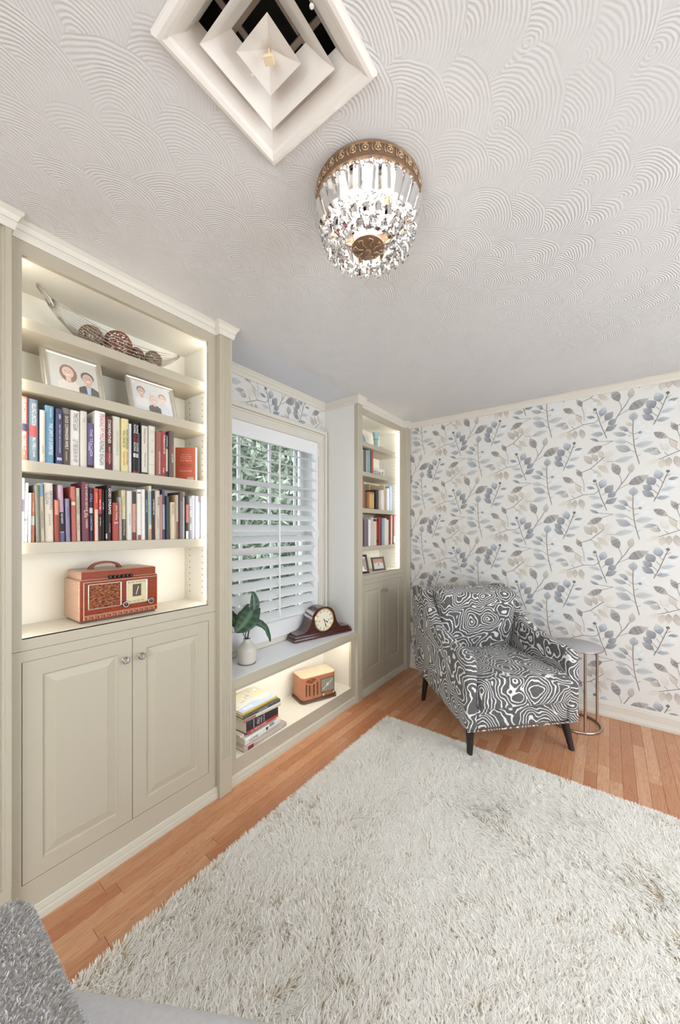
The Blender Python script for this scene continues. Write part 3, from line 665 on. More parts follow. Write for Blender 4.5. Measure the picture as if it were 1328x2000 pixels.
for x in (0.8, 1.87, 2.94): d1.box(x, x + .06, Y0R - .07, Y0R - .03, 0, 2.2)
d1.box(0.8, 3.0, Y0R - .07, Y0R - .03, 0, .12).box(0.8, 3.0, Y0R - .07, Y0R - .03, 2.12, 2.2)
struct('door_1', d1, M['white'])

# ---- printed wallpaper (flat ink on the wall, clipped to the papered field)
TONE = {'b': ((126, 133, 141), (170, 176, 180)), 'd': ((84, 88, 97), (138, 143, 150)), 'l': ((164, 170, 171), (190, 195, 195)),
        'p': ((204, 210, 212), (216, 219, 220)), 't': ((176, 164, 148), (202, 192, 176)), 'o': ((150, 140, 128), (190, 180, 166)),
        'v': ((196, 190, 178), (212, 206, 196)), 's': ((96, 94, 96), (178, 170, 160)), 'g': ((84, 92, 106), (190, 198, 204)), 'k': ((44, 44, 50), (74, 74, 80))}
def print_wall(name, parent, to3, u0, u1, v0, v1, du, dv, seed):
    """repeats the traced half-drop motif over a field; to3 maps (u,v,height) to the wall"""
    rr = random.Random(seed)
    vs, fs, cs = [], [], []
    lay = [0]
    def put(p, q, wd, c, dx, dz):
        lay[0] += 1
        hgt = 0.0006 + 0.00006 * (lay[0] % 23)
        a = np.array(p); b = np.array(q); d = b - a; L = np.linalg.norm(d); d = d / L; nrm = np.array((-d[1], d[0]))
        base, tip = [np.array(lin(tuple(v * .80 + w * .20 for v, w in zip(x, (222, 221, 218))))[:3]) for x in TONE[c]]
        NU, o = 10, len(vs)
        bendv = (rr.random() - .5) * .10 * L
        for i in range(NU + 1):
            s = i / NU
            prof = (math.sin(PI * s ** 0.88)) ** 0.95 * wd / 2 if 0 < i < NU else 0.0006
            cen = a + d * L * s + nrm * bendv * math.sin(PI * s)
            for j, e in enumerate((-1, -.86, 0, .86, 1)):
                pt = cen + nrm * prof * e
                vs.append(to3(pt[0] + dx, pt[1] + dz, hgt))
                k = s + rr.uniform(-.1, .1)
                col = base * (1 - k) + tip * k
                if abs(e) == 1: col = col * (0.62 if c in 'od' else 0.80 if c in 'gsbk' else 0.93)
                if e == 0 and c in 'sbl': col = col * 0.86
                if c == 's' and i in (4, 6): col = col * 0.62
                cs.append(np.clip(col, 0, 1))
        for i in range(NU):
            for j in range(4):
                q_ = o + i * 5 + j
                fs.append((q_, q_ + 1, q_ + 6, q_ + 5))
    def stem(pts, dx, dz):
        P = [np.array(p) for p in pts]; o = len(vs); m = len(P)
        for i, p in enumerate(P):
            d = P[min(i + 1, m - 1)] - P[max(i - 1, 0)]; d = d / np.linalg.norm(d); nrm = np.array((-d[1], d[0]))
            wd = 0.0017 if m > 3 else 0.0011
            for e in (-1, 1):
                pt = p + nrm * wd * e
                vs.append(to3(pt[0] + dx, pt[1] + dz, 0.0022)); cs.append(lin((88, 80, 78))[:3])
        for i in range(m - 1):
            q_ = o + i * 2
            fs.append((q_, q_ + 1, q_ + 3, q_ + 2))
    ci0, ci1 = int((u0 - du) / 0.5355) - 2, int((u1 - du) / 0.5355) + 2
    for ci in range(ci0, ci1 + 1):
        for ri in range(-8, 9):
            dx = du + ci * 0.5355
            dz = dv + ri * 0.5335 + (0.266 if ci % 2 else 0.0)
            if dz > v1 + 0.5 or dz < v0 - 0.5: continue
            for (ax, az, bx_, bz, wd, c) in LEAVES: put((ax, az), (bx_, bz), wd, c, dx, dz)
            for st in STEMS: stem(st, dx, dz)
    me = mesh_colored(name, vs, fs, cs)
    bm = bmesh.new(); bm.from_mesh(me)
    c0 = Vector(to3(u0, v0, 0)); eu = (Vector(to3(u1, v0, 0)) - c0).normalized(); ev = Vector((0, 0, 1)); c1 = Vector(to3(u1, v1, 0))
    for co, no in ((c0, -eu), (c1, eu), (c0, -ev), (c1, ev)):
        g = list(bm.verts) + list(bm.edges) + list(bm.faces)
        bmesh.ops.bisect_plane(bm, geom=g, plane_co=co, plane_no=no, clear_outer=True)
    bm.to_mesh(me); bm.free()
    o = obj(name, me, M['print'], parent); o['kind'] = 'stuff'
    return o
M['print'] = vcol_mat('watercolour_print', 0.7)
print_wall('leaf_print', wall_far, lambda u, v, h: (u, YF - h, v), 0.01, 2.6, 0.11, 2.40, 1.7, 1.4, 3)
print_wall('leaf_print', wall_left, lambda u, v, h: (NX + h, u, v), NY0 + .002, NY1 - .002, 2.17, 2.40, 1.86, 2.02, 5)

# ---- crown mouldings and baseboard
CROWN = [(0.0, CEIL - 0.060), (0.006, CEIL - 0.060), (0.010, CEIL - 0.048), (0.013, CEIL - 0.036), (0.010, CEIL - 0.034), (0.013, CEIL - 0.032), (0.020, CEIL - 0.016), (0.028, CEIL - 0.008), (0.028, CEIL - 0.0005)]
struct('trim_1', MB().sweep([(0.033, NY0), (NX, NY0), (NX, NY1), (0.033, NY1)], CROWN, prev=(0.033, 1.10), nxt=(0.033, 2.42)), M['trim'])
WCR = [(0.0, CEIL - 0.052), (0.006, CEIL - 0.052), (0.008, CEIL - 0.036), (0.014, CEIL - 0.026), (0.014, CEIL - 0.022), (0.022, CEIL - 0.010), (0.030, CEIL - 0.006), (0.030, CEIL - 0.0005)]
struct('trim_2', MB().sweep([(0.033, YF), (X1, YF)], WCR), M['trim'])
BASE = [(0.0, 0.118), (0.006, 0.118), (0.008, 0.108), (0.012, 0.104), (0.012, 0.098), (0.015, 0.092), (0.015, 0.044), (0.020, 0.040), (0.022, 0.028), (0.026, 0.022), (0.026, 0.006), (0.024, 0.0)]
struct('baseboard_far', MB().sweep([(0.033, YF), (X1, YF)], BASE), M['trim'])

# ---- window with casing
win = bpy.data.objects.new('window_1', None); COL.objects.link(win); win['kind'] = 'structure'
cas = MB()
for (y0, y1, z0, z1) in ((1.182, 1.315, WZ0 - .04, 2.185), (2.205, 2.338, WZ0 - .04, 2.185), (1.182, 2.338, 2.07, 2.185)):
    horiz = (y1 - y0) > 0.5
    cas.box(NX, NX + 0.022, y0, y1, z0, z1 if horiz else 2.07)
for (w0, w1, xx) in ((0.0, 0.028, 0.036), (0.034, 0.044, 0.028), (0.100, 0.108, 0.027), (0.115, 0.131, 0.031)):
    ya, yb, zt = 1.182 + w0, 2.338 - w0, 2.185 - w0
    yc, yd, zu = 1.182 + w1, 2.338 - w1, 2.185 - w1
    cas.box(NX, NX + xx, ya, yc, WZ0 - .04, zt).box(NX, NX + xx, yd, yb, WZ0 - .04, zt).box(NX, NX + xx, yc, yd, zu, zt)
obj('window_casing', cas, M['trim'], win)
jb = MB()
jb.box(NX - .17, NX + .004, WY0 + .0005, WY0 + .0095, WZ0, WZ1 - .001).box(NX - .17, NX + .004, WY1 - .0095, WY1 - .0005, WZ0, WZ1 - .001).box(NX - .17, NX + .004, WY0 + .0095, WY1 - .0095, WZ1 - .0095, WZ1 - .001)
obj('window_jamb', jb, M['white'], win)
obj('window_stool', MB().box(NX - .16, NX + .045, WY0 - .13, WY1 + .13, 0.571, 0.612, .006, 2), M['trim'], win)
def glass_mat():
    m = bpy.data.materials.new('window_glass'); m.use_nodes = True
    t = m.node_tree; t.nodes.clear()
    o = t.nodes.new('ShaderNodeOutputMaterial'); mx = t.nodes.new('ShaderNodeMixShader')
    a = t.nodes.new('ShaderNodeBsdfTransparent'); b = t.nodes.new('ShaderNodeBsdfGlossy'); f = t.nodes.new('ShaderNodeFresnel')
    a.inputs[0].default_value = (0.95, 0.96, 0.95, 1); b.inputs['Roughness'].default_value = 0.03; f.inputs[0].default_value = 1.3
    t.links.new(f.outputs[0], mx.inputs[0]); t.links.new(a.outputs[0], mx.inputs[1]); t.links.new(b.outputs[0], mx.inputs[2]); t.links.new(mx.outputs[0], o.inputs[0])
    return m
M['glass'] = glass_mat()
SX = -0.40
for (za, zb, xo) in ((1.33, WZ1 - .01, -0.012), (WZ0, 1.37, 0.012)):
    s = MB(); x0, x1 = SX + xo - .012, SX + xo + .012
    s.box(x0, x1, WY0 + .01, WY0 + .05, za, zb).box(x0, x1, WY1 - .05, WY1 - .01, za, zb).box(x0, x1, WY0 + .05, WY1 - .05, za, za + .042).box(x0, x1, WY0 + .05, WY1 - .05, zb - .042, zb)
    sash = obj('sash', s, M['white'], win)
    ys = [WY0 + .05, 1.552, 1.832, 2.102, WY1 - .05]
    zs = [za + .042 + (zb - za - .084) * k / 2 for k in range(3)]
    for y in ys[1:-1]: obj('muntin', MB().box(x0 + .004, x1 - .004, y - .010, y + .010, zs[0], zs[-1]), M['white'], sash)
    for z in zs[1:-1]: obj('muntin', MB().box(x0 + .005, x1 - .005, ys[0], ys[-1], z - .010, z + .010), M['white'], sash)
    for i in range(4):
        for j in range(2):
            obj('pane', MB().box(SX + xo - .002, SX + xo + .002, ys[i], ys[i + 1], zs[j], zs[j + 1]), M['glass'], sash)
obj('sash_lock', MB().box(SX + .02, SX + .045, 1.50, 1.56, 1.365, 1.385, .004, 1), M['silver'], win)

# ---- plantation shutter
sh = thing('plantation_shutter', 'white plantation shutter with tilted louvers filling the window above the bench', 'shutter', (-0.262, 1.76, WZ0))
SA, SB = 1.320, 2.200
fr = MB(); fx0, fx1 = -0.014, 0.014
def yb(a): return a - 1.76
fr.box(fx0, fx1, yb(SA), yb(SA + .046), 0.003, 2.066 - WZ0, .003).box(fx0, fx1, yb(SB - .046), yb(SB), 0.003, 2.066 - WZ0, .003)
fr.box(fx0, fx1, yb(SA + .046), yb(SB - .046), 1.968 - WZ0, 2.066 - WZ0, .003).box(fx0, fx1, yb(SA + .046), yb(SB - .046), 0.003, 0.728 - WZ0, .003)
obj('shutter_frame', fr, M['white'], sh)
lv = MB(); prof = []
for k in range(20):
    a = 2 * PI * k / 20
    prof.append((0.0445 * math.cos(a), 0.0055 * math.sin(a)))
lv.prism(prof, 'y', yb(SA + .049), yb(SB - .049))
lv_me = lv.mesh('louver'); lv_me.materials.append(M['white'])
lv_me.polygons.foreach_set('use_smooth', [True] * len(lv_me.polygons)); lv_me.set_sharp_from_angle(angle=math.radians(50))
for k in range(16):
    z = 1.919 - k * 0.0767
    tilt = 17 if k < 5 else 31
    if k == 9: tilt = -35
    inst('louver', lv_me, sh, (0, 0, z - WZ0), (0, math.radians(tilt), 0))
for (za, zb) in ((1.597, 1.915), (0.763, 1.525)):
    obj('tilt_rod', MB().box(.040, .052, -.016, -.004, za - WZ0, zb - WZ0, .003), M['white'], sh)
for z in (0.98, 1.345, 1.99):
    obj('hinge', MB().box(.013, .019, yb(SB) - .006, yb(SB) + .008, z - WZ0 - .03, z - WZ0 + .03, .002), M['white'], sh)

# ---- garden seen through the louvers
def leaf_mat(name, a, b):
    m, t = newmat(name, a, 0.6)
    oi = t.n('ShaderNodeNewGeometry')
    t.s(t.p.inputs['Base Color'], t.mix(oi.outputs['Random Per Island'], lin(a), lin(b)))
    return m
ground = struct('garden_ground', MB().box(-9, -0.47, -6, 11, -0.6, -0.45), pmat('garden_lawn', (96, 112, 78), 0.9, var=0.3, scale=3))
def tree(loc, h, r, n, a, b, label, seed):
    rg = np.random.default_rng(seed)
    t = thing('garden_tree', label, 'tree', loc, group='trees outside the shuttered window')
    tr = MB().tube([(0, 0, 0), (.05, .03, h * .35), (-.03, .06, h * .8)], [.09, .07, .02], 7)
    for k in range(6):
        an = k * 1.05; tr.tube([(0, .03, h * (.3 + .07 * k)), (r * .7 * math.cos(an), r * .7 * math.sin(an), h * (.45 + .08 * k))], [.03, .008], 5)
    obj('trunk', tr, pmat('bark', (84, 70, 58), 0.9, var=0.3, scale=20), t)
    vs, fs = [], []
    for i in range(n):
        d = rg.normal(size=3); d /= np.linalg.norm(d)
        rad = rg.random() ** 0.4
        p = np.array((d[0] * r * rad, d[1] * r * rad, h * .6 + d[2] * h * .45 * rad))
        ax = rg.normal(size=3); ax /= np.linalg.norm(ax); bx = np.cross(ax, rg.normal(size=3)); bx /= np.linalg.norm(bx)
        L, W = rg.uniform(.05, .10), rg.uniform(.018, .032); o = len(vs)
        vs += [tuple(p - ax * L), tuple(p + bx * W), tuple(p + ax * L), tuple(p - bx * W)]
        fs.append((o, o + 1, o + 2, o + 3))
    me = bpy.data.meshes.new('foliage'); me.from_pydata(vs, [], fs); me.update()
    fo = obj('foliage', me, leaf_mat('foliage_' + str(seed), a, b), t); fo['kind'] = 'stuff'
tree((-3.1, 3.3, -0.45), 4.4, 1.15, 9000, (88, 98, 82), (172, 180, 162), 'loose grey green garden tree outside, left of the upper tilt rod', 21)
tree((-3.5, 5.75, -0.45), 4.8, 1.25, 9000, (84, 96, 78), (164, 174, 152), 'full green garden tree outside, right of the upper tilt rod', 22)
hd = thing('garden_hedge', 'tall dense green hedge closing the view outside the shuttered window', 'hedge', (-5.9, 6.4, -0.45))
rg = np.random.default_rng(77); nH = 24000
hp0 = np.stack([rg.uniform(-.55, .55, nH), rg.uniform(-4.2, 4.6, nH), rg.uniform(0, 5.2, nH)], 1)
ax = rg.normal(size=(nH, 3)); ax /= np.linalg.norm(ax, axis=1, keepdims=True); bx = np.cross(ax, rg.normal(size=(nH, 3))); bx /= np.linalg.norm(bx, axis=1, keepdims=True)
LL = rg.uniform(.08, .15, (nH, 1)); WW = rg.uniform(.04, .07, (nH, 1))
V = np.stack([hp0 - ax * LL, hp0 + bx * WW, hp0 + ax * LL, hp0 - bx * WW], 1).reshape(-1, 3)
me = bpy.data.meshes.new('foliage'); me.from_pydata(V.tolist(), [], [(4 * k, 4 * k + 1, 4 * k + 2, 4 * k + 3) for k in range(nH)]); me.update()
fo = obj('foliage', me, leaf_mat('hedge_leaf', (78, 88, 74), (156, 164, 146)), hd); fo['kind'] = 'stuff'
obj('trunk', MB().tube([(0, -.1, 0), (.03, 0, 3.5)], .07, 7), pmat('hedge_bark', (80, 66, 54), .9, var=.3), hd)
for i, (x, y) in enumerate(((-1.6, 2.35), (-1.9, 4.0), (-2.0, 5.6))):
    rg = np.random.default_rng(40 + i)
    t = thing('garden_shrub', ['low shrub outside nearest the window glass', 'low shrub outside between the nearest and farthest shrubs', 'low shrub outside farthest from the window glass'][i], 'shrub', (x, y, -0.45), group='shrubs under the window')
    vs, fs = [], []
    for k in range(1500):
        d = rg.normal(size=3); d /= np.linalg.norm(d); rad = rg.random() ** .4
        p = np.array((d[0] * .7 * rad, d[1] * .7 * rad, .62 + d[2] * .6 * rad))
        ax = rg.normal(size=3); ax /= np.linalg.norm(ax); bx = np.cross(ax, rg.normal(size=3)); bx /= np.linalg.norm(bx); o = len(vs)
        vs += [tuple(p - ax * .06), tuple(p + bx * .03), tuple(p + ax * .06), tuple(p - bx * .03)]; fs.append((o, o + 1, o + 2, o + 3))
    me = bpy.data.meshes.new('foliage'); me.from_pydata(vs, [], fs); me.update()
    fo = obj('foliage', me, leaf_mat('shrub_leaf_%d' % i, (84, 94, 78), (150, 158, 138)), t); fo['kind'] = 'stuff'
    obj('stem', MB().tube([(0, 0, 0), (.02, 0, .6)], .03, 6), pmat('shrub_bark_%d' % i, (80, 68, 56), .9), t)
# ================================================================== BUILT-IN FURNITURE
def crystal_mat(name, tint=(0.97, 0.98, 1.0), ior=1.5):
    m = bpy.data.materials.new(name); m.use_nodes = True
    t = m.node_tree; t.nodes.clear(); N = t.nodes.new
    o = N('ShaderNodeOutputMaterial'); tr = N('ShaderNodeBsdfTransparent'); gl = N('ShaderNodeBsdfGlossy'); rf = N('ShaderNodeBsdfRefraction'); fr = N('ShaderNodeFresnel')
    m1 = N('ShaderNodeMixShader'); m2 = N('ShaderNodeMixShader'); nz = N('ShaderNodeTexNoise'); nz.inputs['Scale'].default_value = 60
    tr.inputs[0].default_value = (*tint, 1); gl.inputs['Roughness'].default_value = 0.04; rf.inputs['Roughness'].default_value = 0.02; rf.inputs['IOR'].default_value = ior
    fr.inputs[0].default_value = 1.9
    m1.inputs[0].default_value = 0.5
    t.links.new(tr.outputs[0], m1.inputs[1]); t.links.new(rf.outputs[0], m1.inputs[2])
    t.links.new(fr.outputs[0], m2.inputs[0]); t.links.new(m1.outputs[0], m2.inputs[1]); t.links.new(gl.outputs[0], m2.inputs[2])
    t.links.new(m2.outputs[0], o.inputs[0]); return m
M['crystal'] = crystal_mat('cut_crystal')

def rect(y0, y1, z0, z1, x): return [(x, y0, z0), (x, y1, z0), (x, y1, z1), (x, y0, z1)]
def inset_rect(y0, y1, z0, z1, i, x): return rect(y0 + i, y1 - i, z0 + i, z1 - i, x)
knob_me = None
def make_knob(parent, loc):
    global knob_me
    if knob_me is None:
        mb = MB(); mb.M = Matrix.Rotation(PI / 2, 4, 'Y')
        mb.lathe([(.0, .006), (.006, .006), (.007, .010), (.012, .014), (.0150, .020), (.0150, .024), (.010, .030), (.0, .031)], 10)
        knob_me = mb.mesh('knob'); knob_me.materials.append(M['crystal'])
        mb = MB(); mb.M = Matrix.Rotation(PI / 2, 4, 'Y')
        mb.lathe([(.0, .0), (.009, .0), (.009, .002), (.006, .004), (.004, .007), (.0, .007)], 14)
        make_knob.ros = mb.mesh('rosette'); make_knob.ros.materials.append(M['chrome'])
    k = inst('knob', knob_me, parent, loc)
    inst('rosette', make_knob.ros, parent, loc)
    return k

BMOLD = [(0.0, 0.054), (0.004, 0.054), (0.006, 0.048), (0.012, 0.044), (0.014, 0.034), (0.010, 0.028), (0.016, 0.022), (0.017, 0.006), (0.017, 0.0)]
def pilaster_mesh(y0, y1, px, oy):
    """fluted pilaster: plain foot, four beads and three flutes above"""
    w = y1 - y0; mb = MB(); mb.M = Matrix.Translation((0, oy, 0))
    mb.box(0, px, y0, y1, 0, 0.19, 0.0015)
    poly = [(0.0, y0), (px, y0)]
    for k in range(3):
        c = y0 + w * (0.27 + 0.23 * k); r = w * 0.085
        for a in range(7):
            t = PI * a / 6
            poly.append((px - 0.75 * r * math.sin(t), c - r * math.cos(t)))
    poly += [(px, y1), (0.0, y1)]
    mb.prism(poly, 'z', 0.19, CEIL - 0.03)
    return mb

def bookcase(label, f0, f1, y0, y1, pil, shelves, split, crown_path, cprev, cnext, side_panel):
    yc = (f0 + f1) / 2
    root = thing('built_in_bookcase', label, 'bookcase', (0, yc, 0))
    T = Matrix.Translation((0, -yc, 0))
    def nb():
        m = MB(); m.M = T.copy(); return m
    OT, OB, DT, DB, SEAM, BX = 2.323, 0.9925, 0.9137, 0.1433, 0.9535, -0.262
    i0, i1 = y0 - 0.022, y1 + 0.022
    c = nb()
    c.box(BX - .012, BX, i0 - .018, i1 + .018, 0.0, CEIL - .002)
    c.box(BX, -.020, i0 - .018, i0, 0.0, CEIL - .002).box(BX, -.020, i1, i1 + .018, 0.0, CEIL - .002)
    c.box(BX, -.020, i0, i1, OT + .004, OT + .022).box(BX, -.003, i0, i1, OB - .02, OB)
    obj('carcass', c, M['shelf_lit'], root)
    u = nb()
    u.box(-.020, 0, f0, y0, SEAM, CEIL - .002).box(-.020, 0, y1, f1, SEAM, CEIL - .002).box(-.020, 0, y0, y1, OT, CEIL - .002).box(-.020, 0, y0, y1, SEAM, OB)
    obj('upper_face_frame', u, M['paint'], root)
    l = nb(); s = SEAM - .0014
    l.box(-.020, 0, f0, y0 - .0012, 0, s).box(-.020, 0, y1 + .0012, f1, 0, s).box(-.020, 0, y0 - .0012, y1 + .0012, DT + .0012, s).box(-.020, 0, y0 - .0012, y1 + .0012, 0, DB - .0012)
    obj('lower_face_frame', l, M['paint'], root)
    obj('cabinet_box', nb().box(-.24, -.024, y0 - .01, y1 + .01, .05, OB - .022), M['dark'], root)
    for (z, th) in shelves:
        sh_ = nb(); sh_.box(BX, -.040, i0, i1, z - th, z, .0015)
        obj('shelf', sh_, M['shelf_lit'] if False else M['paint'], root)
    pin = nb()
    for zz in range(34):
        z = 1.04 + zz * .032
        if any(abs(z - q[0] + .02) < .035 for q in shelves): continue
        for xx in (-.09, -.21): pin.box(xx - .0025, xx + .0025, i1 - .0008, i1 + .001, z - .0025, z + .0025)
    p_ = obj('pin_hole', pin, M['dark'], root); p_['kind'] = 'stuff'
    for (a, b, ky) in ((y0 + .0008, split - .0010, split - .034), (split + .0010, y1 - .0008, split + .030)):
        d = nb(); z0, z1 = DB, DT
        prof = [(0.0, -.019), (0.0, -.0012), (.0012, 0.0), (.056, 0.0), (.058, -.0035), (.062, -.0065), (.065, -.0065), (.092, -.0015), (.0945, -.0004)]
        d.rings([inset_rect(a, b, z0, z1, i, x) for (i, x) in prof], cap0=True)
        door = obj('door', d, M['paint'], root)
        make_knob(door, (0.0, ky - yc, 0.832))
    bmld = nb(); bmld.sweep([(0, f0), (0, f1)], BMOLD); obj('base_moulding', bmld, M['base_paint'], root)
    for (a, b) in pil: obj('pilaster', pilaster_mesh(a, b, 0.033, -yc), M['paint'], root)
    cr = nb(); cr.sweep(crown_path, CROWN, cprev, cnext); obj('crown_moulding', cr, M['trim'], root)
    if side_panel: obj('side_panel', nb().box(NX + .001, 0.0, side_panel[0], side_panel[1], 0, CEIL - .002), M['side'], root)
    for (a, b) in ((i0 + .003, i0 + .013), (y1 + .006, y1 + .018)):
        obj('light_strip', nb().box(-.037, -.0215, a, b, OB + .02, OT - .01), M['led'], root)
    return root
M['side'] = pmat('niche_side_paint', (222, 220, 214), 0.5, var=0.02, scale=4)
bookcase('tall cream built-in bookcase nearest the camera with red radio and two rows of books', 0.300, 1.097, 0.333, 1.054,
         [(0.215, 0.300), (1.097, 1.171)], [(2.128, .038), (1.910, .040), (1.622, .040), (1.327, .040)], 0.6925,
         [(0.033, 0.150), (0.033, 0.300), (0.0, 0.300), (0.0, 1.097), (0.033, 1.097), (0.033, NY0)], None, (NX, NY0), (1.150, NY0))
bookcase('tall cream built-in bookcase beside the wallpapered wall with glowing shelves', 2.420, 3.203, 2.450, 3.156,
         [(NY1, 2.420), (3.203, 3.290)], [(2.118, .036), (1.865, .034), (1.553, .036), (1.227, .038)], 2.803,
         [(0.033, NY1), (0.033, 2.420), (0.0, 2.420), (0.0, 3.203), (0.033, 3.203), (0.033, 3.290)], (NX, NY1), None, (NY1, 2.371))

# ---- window bench with lit open shelf
bn = thing('window_bench', 'cream window bench with lit open shelf between the two bookcases', 'bench', (0, 1.76, 0))
T = Matrix.Translation((0, -1.76, 0))
def nb():
    m = MB(); m.M = T.copy(); return m
obj('bench_top', nb().box(NX + .001, 0.012, NY0 + .001, NY1 - .001, 0.517, 0.570, .003), M['bench_lit'], bn)
obj('bench_front_strip', nb().box(0.0121, 0.015, NY0 + .001, NY1 - .001, 0.5175, 0.5695, .001), M['paint'], bn)  # added strip keeps the slab front in the beige cabinet paint
f = nb(); o0, o1, oz0, oz1 = 1.221, 2.307, 0.130, 0.497
f.box(-.020, 0, NY0, o0, 0, .517).box(-.020, 0, o1, NY1, 0, .517).box(-.020, 0, o0, o1, oz1, .517).box(-.020, 0, o0, o1, 0, oz0 - .0005)
obj('face_frame', f, M['paint'], bn)
c = nb()
c.box(NX, -.020, o0 - .03, o0 - .015, oz0, .516).box(NX, -.020, o1 + .015, o1 + .03, oz0, .516).box(NX, NX + .008, o0 - .015, o1 + .015, oz0, .516).box(NX, -.001, o0 - .015, o1 + .015, oz0 - .018, oz0)
obj('shelf_box', c, M['shelf_lit'], bn)
bm_ = nb(); bm_.sweep([(0, NY0), (0, NY1)], BMOLD); obj('base_moulding', bm_, M['base_paint'], bn)
obj('light_strip', nb().box(-.036, -.022, o0 + .01, o1 - .01, oz1 + .004, oz1 + .012), M['led_soft'], bn)

# ================================================================== ARMCHAIR
A46 = math.radians(46)
ch = thing('contour_armchair', 'charcoal armchair with white contour-line pattern and black splayed legs', 'armchair', (1.215, 2.390, 0), A46)
def soft(mb, name, parent, mat, bev=0.02, seg=3, sub=0):
    me = mb.mesh(name); bm = bmesh.new(); bm.from_mesh(me)
    bmesh.ops.recalc_face_normals(bm, faces=bm.faces)
    ed = [e for e in bm.edges if len(e.link_faces) == 2 and e.calc_face_angle(0) > 0.5]
    bmesh.ops.bevel(bm, geom=ed, offset=bev, segments=seg, profile=0.5, affect='EDGES', clamp_overlap=True)
    bmesh.ops.recalc_face_normals(bm, faces=bm.faces)
    bm.to_mesh(me); bm.free()
    o = obj(name, me, mat, parent, smooth=55)
    return o
side = [(0.0, .190), (0.0, .585), (.012, .612), (.05, .628), (.15, .640), (.27, .655), (.38, .678), (.46, .705), (.52, .745), (.565, .800), (.61, .850), (.66, .895), (.73, .922), (.82, .925), (.895, .905), (.905, .80), (.875, .50), (.835, .262), (.70, .245), (.35, .215)]
for s in (-1, 1):
    mb = MB(); mb.prism(side, 'x', s * .375, s * .303)
    soft(mb, 'side_panel', ch, M['contour'], .016, 3)
mb = MB(); mb.prism([(.56, .30), (.675, .895), (.74, .918), (.89, .900), (.835, .262), (.70, .250), (.56, .235)], 'x', -.303, .303)
soft(mb, 'back_panel', ch, M['contour'], .014, 3)
mb = MB().box(-.303, .303, .012, .60, .192, .306); soft(mb, 'front_rail', ch, M['contour'], .012, 2)
# cushions: puffed boxes
def cushion(name, sx, sy, sz, loc, rot, puff, parent, mat, bev=.03):
    bm = bmesh.new(); bmesh.ops.create_cube(bm, size=1)
    for v in bm.verts: v.co = (v.co.x * sx, v.co.y * sy, v.co.z * sz)
    bmesh.ops.bevel(bm, geom=list(bm.edges), offset=bev, segments=4, profile=0.55, affect='EDGES')
    bmesh.ops.subdivide_edges(bm, edges=[e for e in bm.edges if e.calc_length() > .15], cuts=9, use_grid_fill=True)
    R = Euler(rot).to_matrix()
    for v in bm.verts:
        a = max(0, 1 - (2 * v.co.x / sx) ** 2); b = max(0, 1 - (2 * v.co.y / sy) ** 2)
        v.co.z += (1 if v.co.z > 0 else -0.3) * puff * (a * b) ** 0.5
        v.co = R @ v.co + Vector(loc)
    me = bpy.data.meshes.new(name); bm.to_mesh(me); bm.free()
    return obj(name, me, mat, parent, smooth=True)
cushion('seat_cushion', .600, .635, .170, (0, .290, .402), (0, 0, 0), .022, ch, M['contour'], .028)
cushion('back_cushion', .585, .45, .15, (0, .590, .705), (math.radians(101), 0, 0), .028, ch, M['contour'], .035)
for (lx, ly, tx, ty) in ((-.315, .07, -.325, .055), (.315, .07, .345, .030), (-.30, .76, -.315, .80), (.30, .76, .315, .80)):
    z1 = .205 if ly < .4 else .262
    mb = MB(); n = 12
    z0 = 0.022 if (lx < 0 and ly < .4) else 0.0005
    loops = []
    for (t, r) in ((0, .0165), (.5, .022), (1, .028)):
        cx, cy, cz = tx + (lx - tx) * t, ty + (ly - ty) * t, z0 + (z1 - z0) * t
        loops.append([(cx + r * math.cos(2 * PI * k / n), cy + r * math.sin(2 * PI * k / n), cz) for k in range(n)])
    mb.rings(loops, cap0=True)
    obj('leg', mb, M['black_wood'], ch, smooth=60)
wl_ = MB()
for s in (-1, 1):
    pass
welt = MB().tube([(-.37, -.002, .193), (.37, -.002, .193)], .005, 6)
obj('welt', welt, M['contour'], ch, smooth=True)

# ================================================================== SIDE TABLE
st = thing('side_table', 'round grey topped side table with slim metal rods behind the armchair', 'table', (1.43, 3.045, 0))
mb = MB().lathe([(0, .545), (.158, .545), (.160, .548), (.160, .556), (.157, .558), (0, .558)], 40); obj('table_top', mb, pmat('grey_stone_top', (176, 172, 174), .5, var=.1, scale=30), st, smooth=40)
obj('top_rim', MB().tube([(.161 * math.cos(2 * PI * k / 48), .161 * math.sin(2 * PI * k / 48), .549) for k in range(48)], .005, 6, closed=True), M['chrome'], st, smooth=True)
obj('base_ring', MB().tube([(.150 * math.cos(2 * PI * k / 48), .150 * math.sin(2 * PI * k / 48), .009) for k in range(48)], .009, 8, closed=True), M['chrome'], st, smooth=True)
for a in (-66, 36, 160, 230):
    x, y = .150 * math.cos(math.radians(a)), .150 * math.sin(math.radians(a))
    obj('rod', MB().tube([(x, y, .008), (x, y, .546)], .0085, 10), M['chrome'], st, smooth=60)

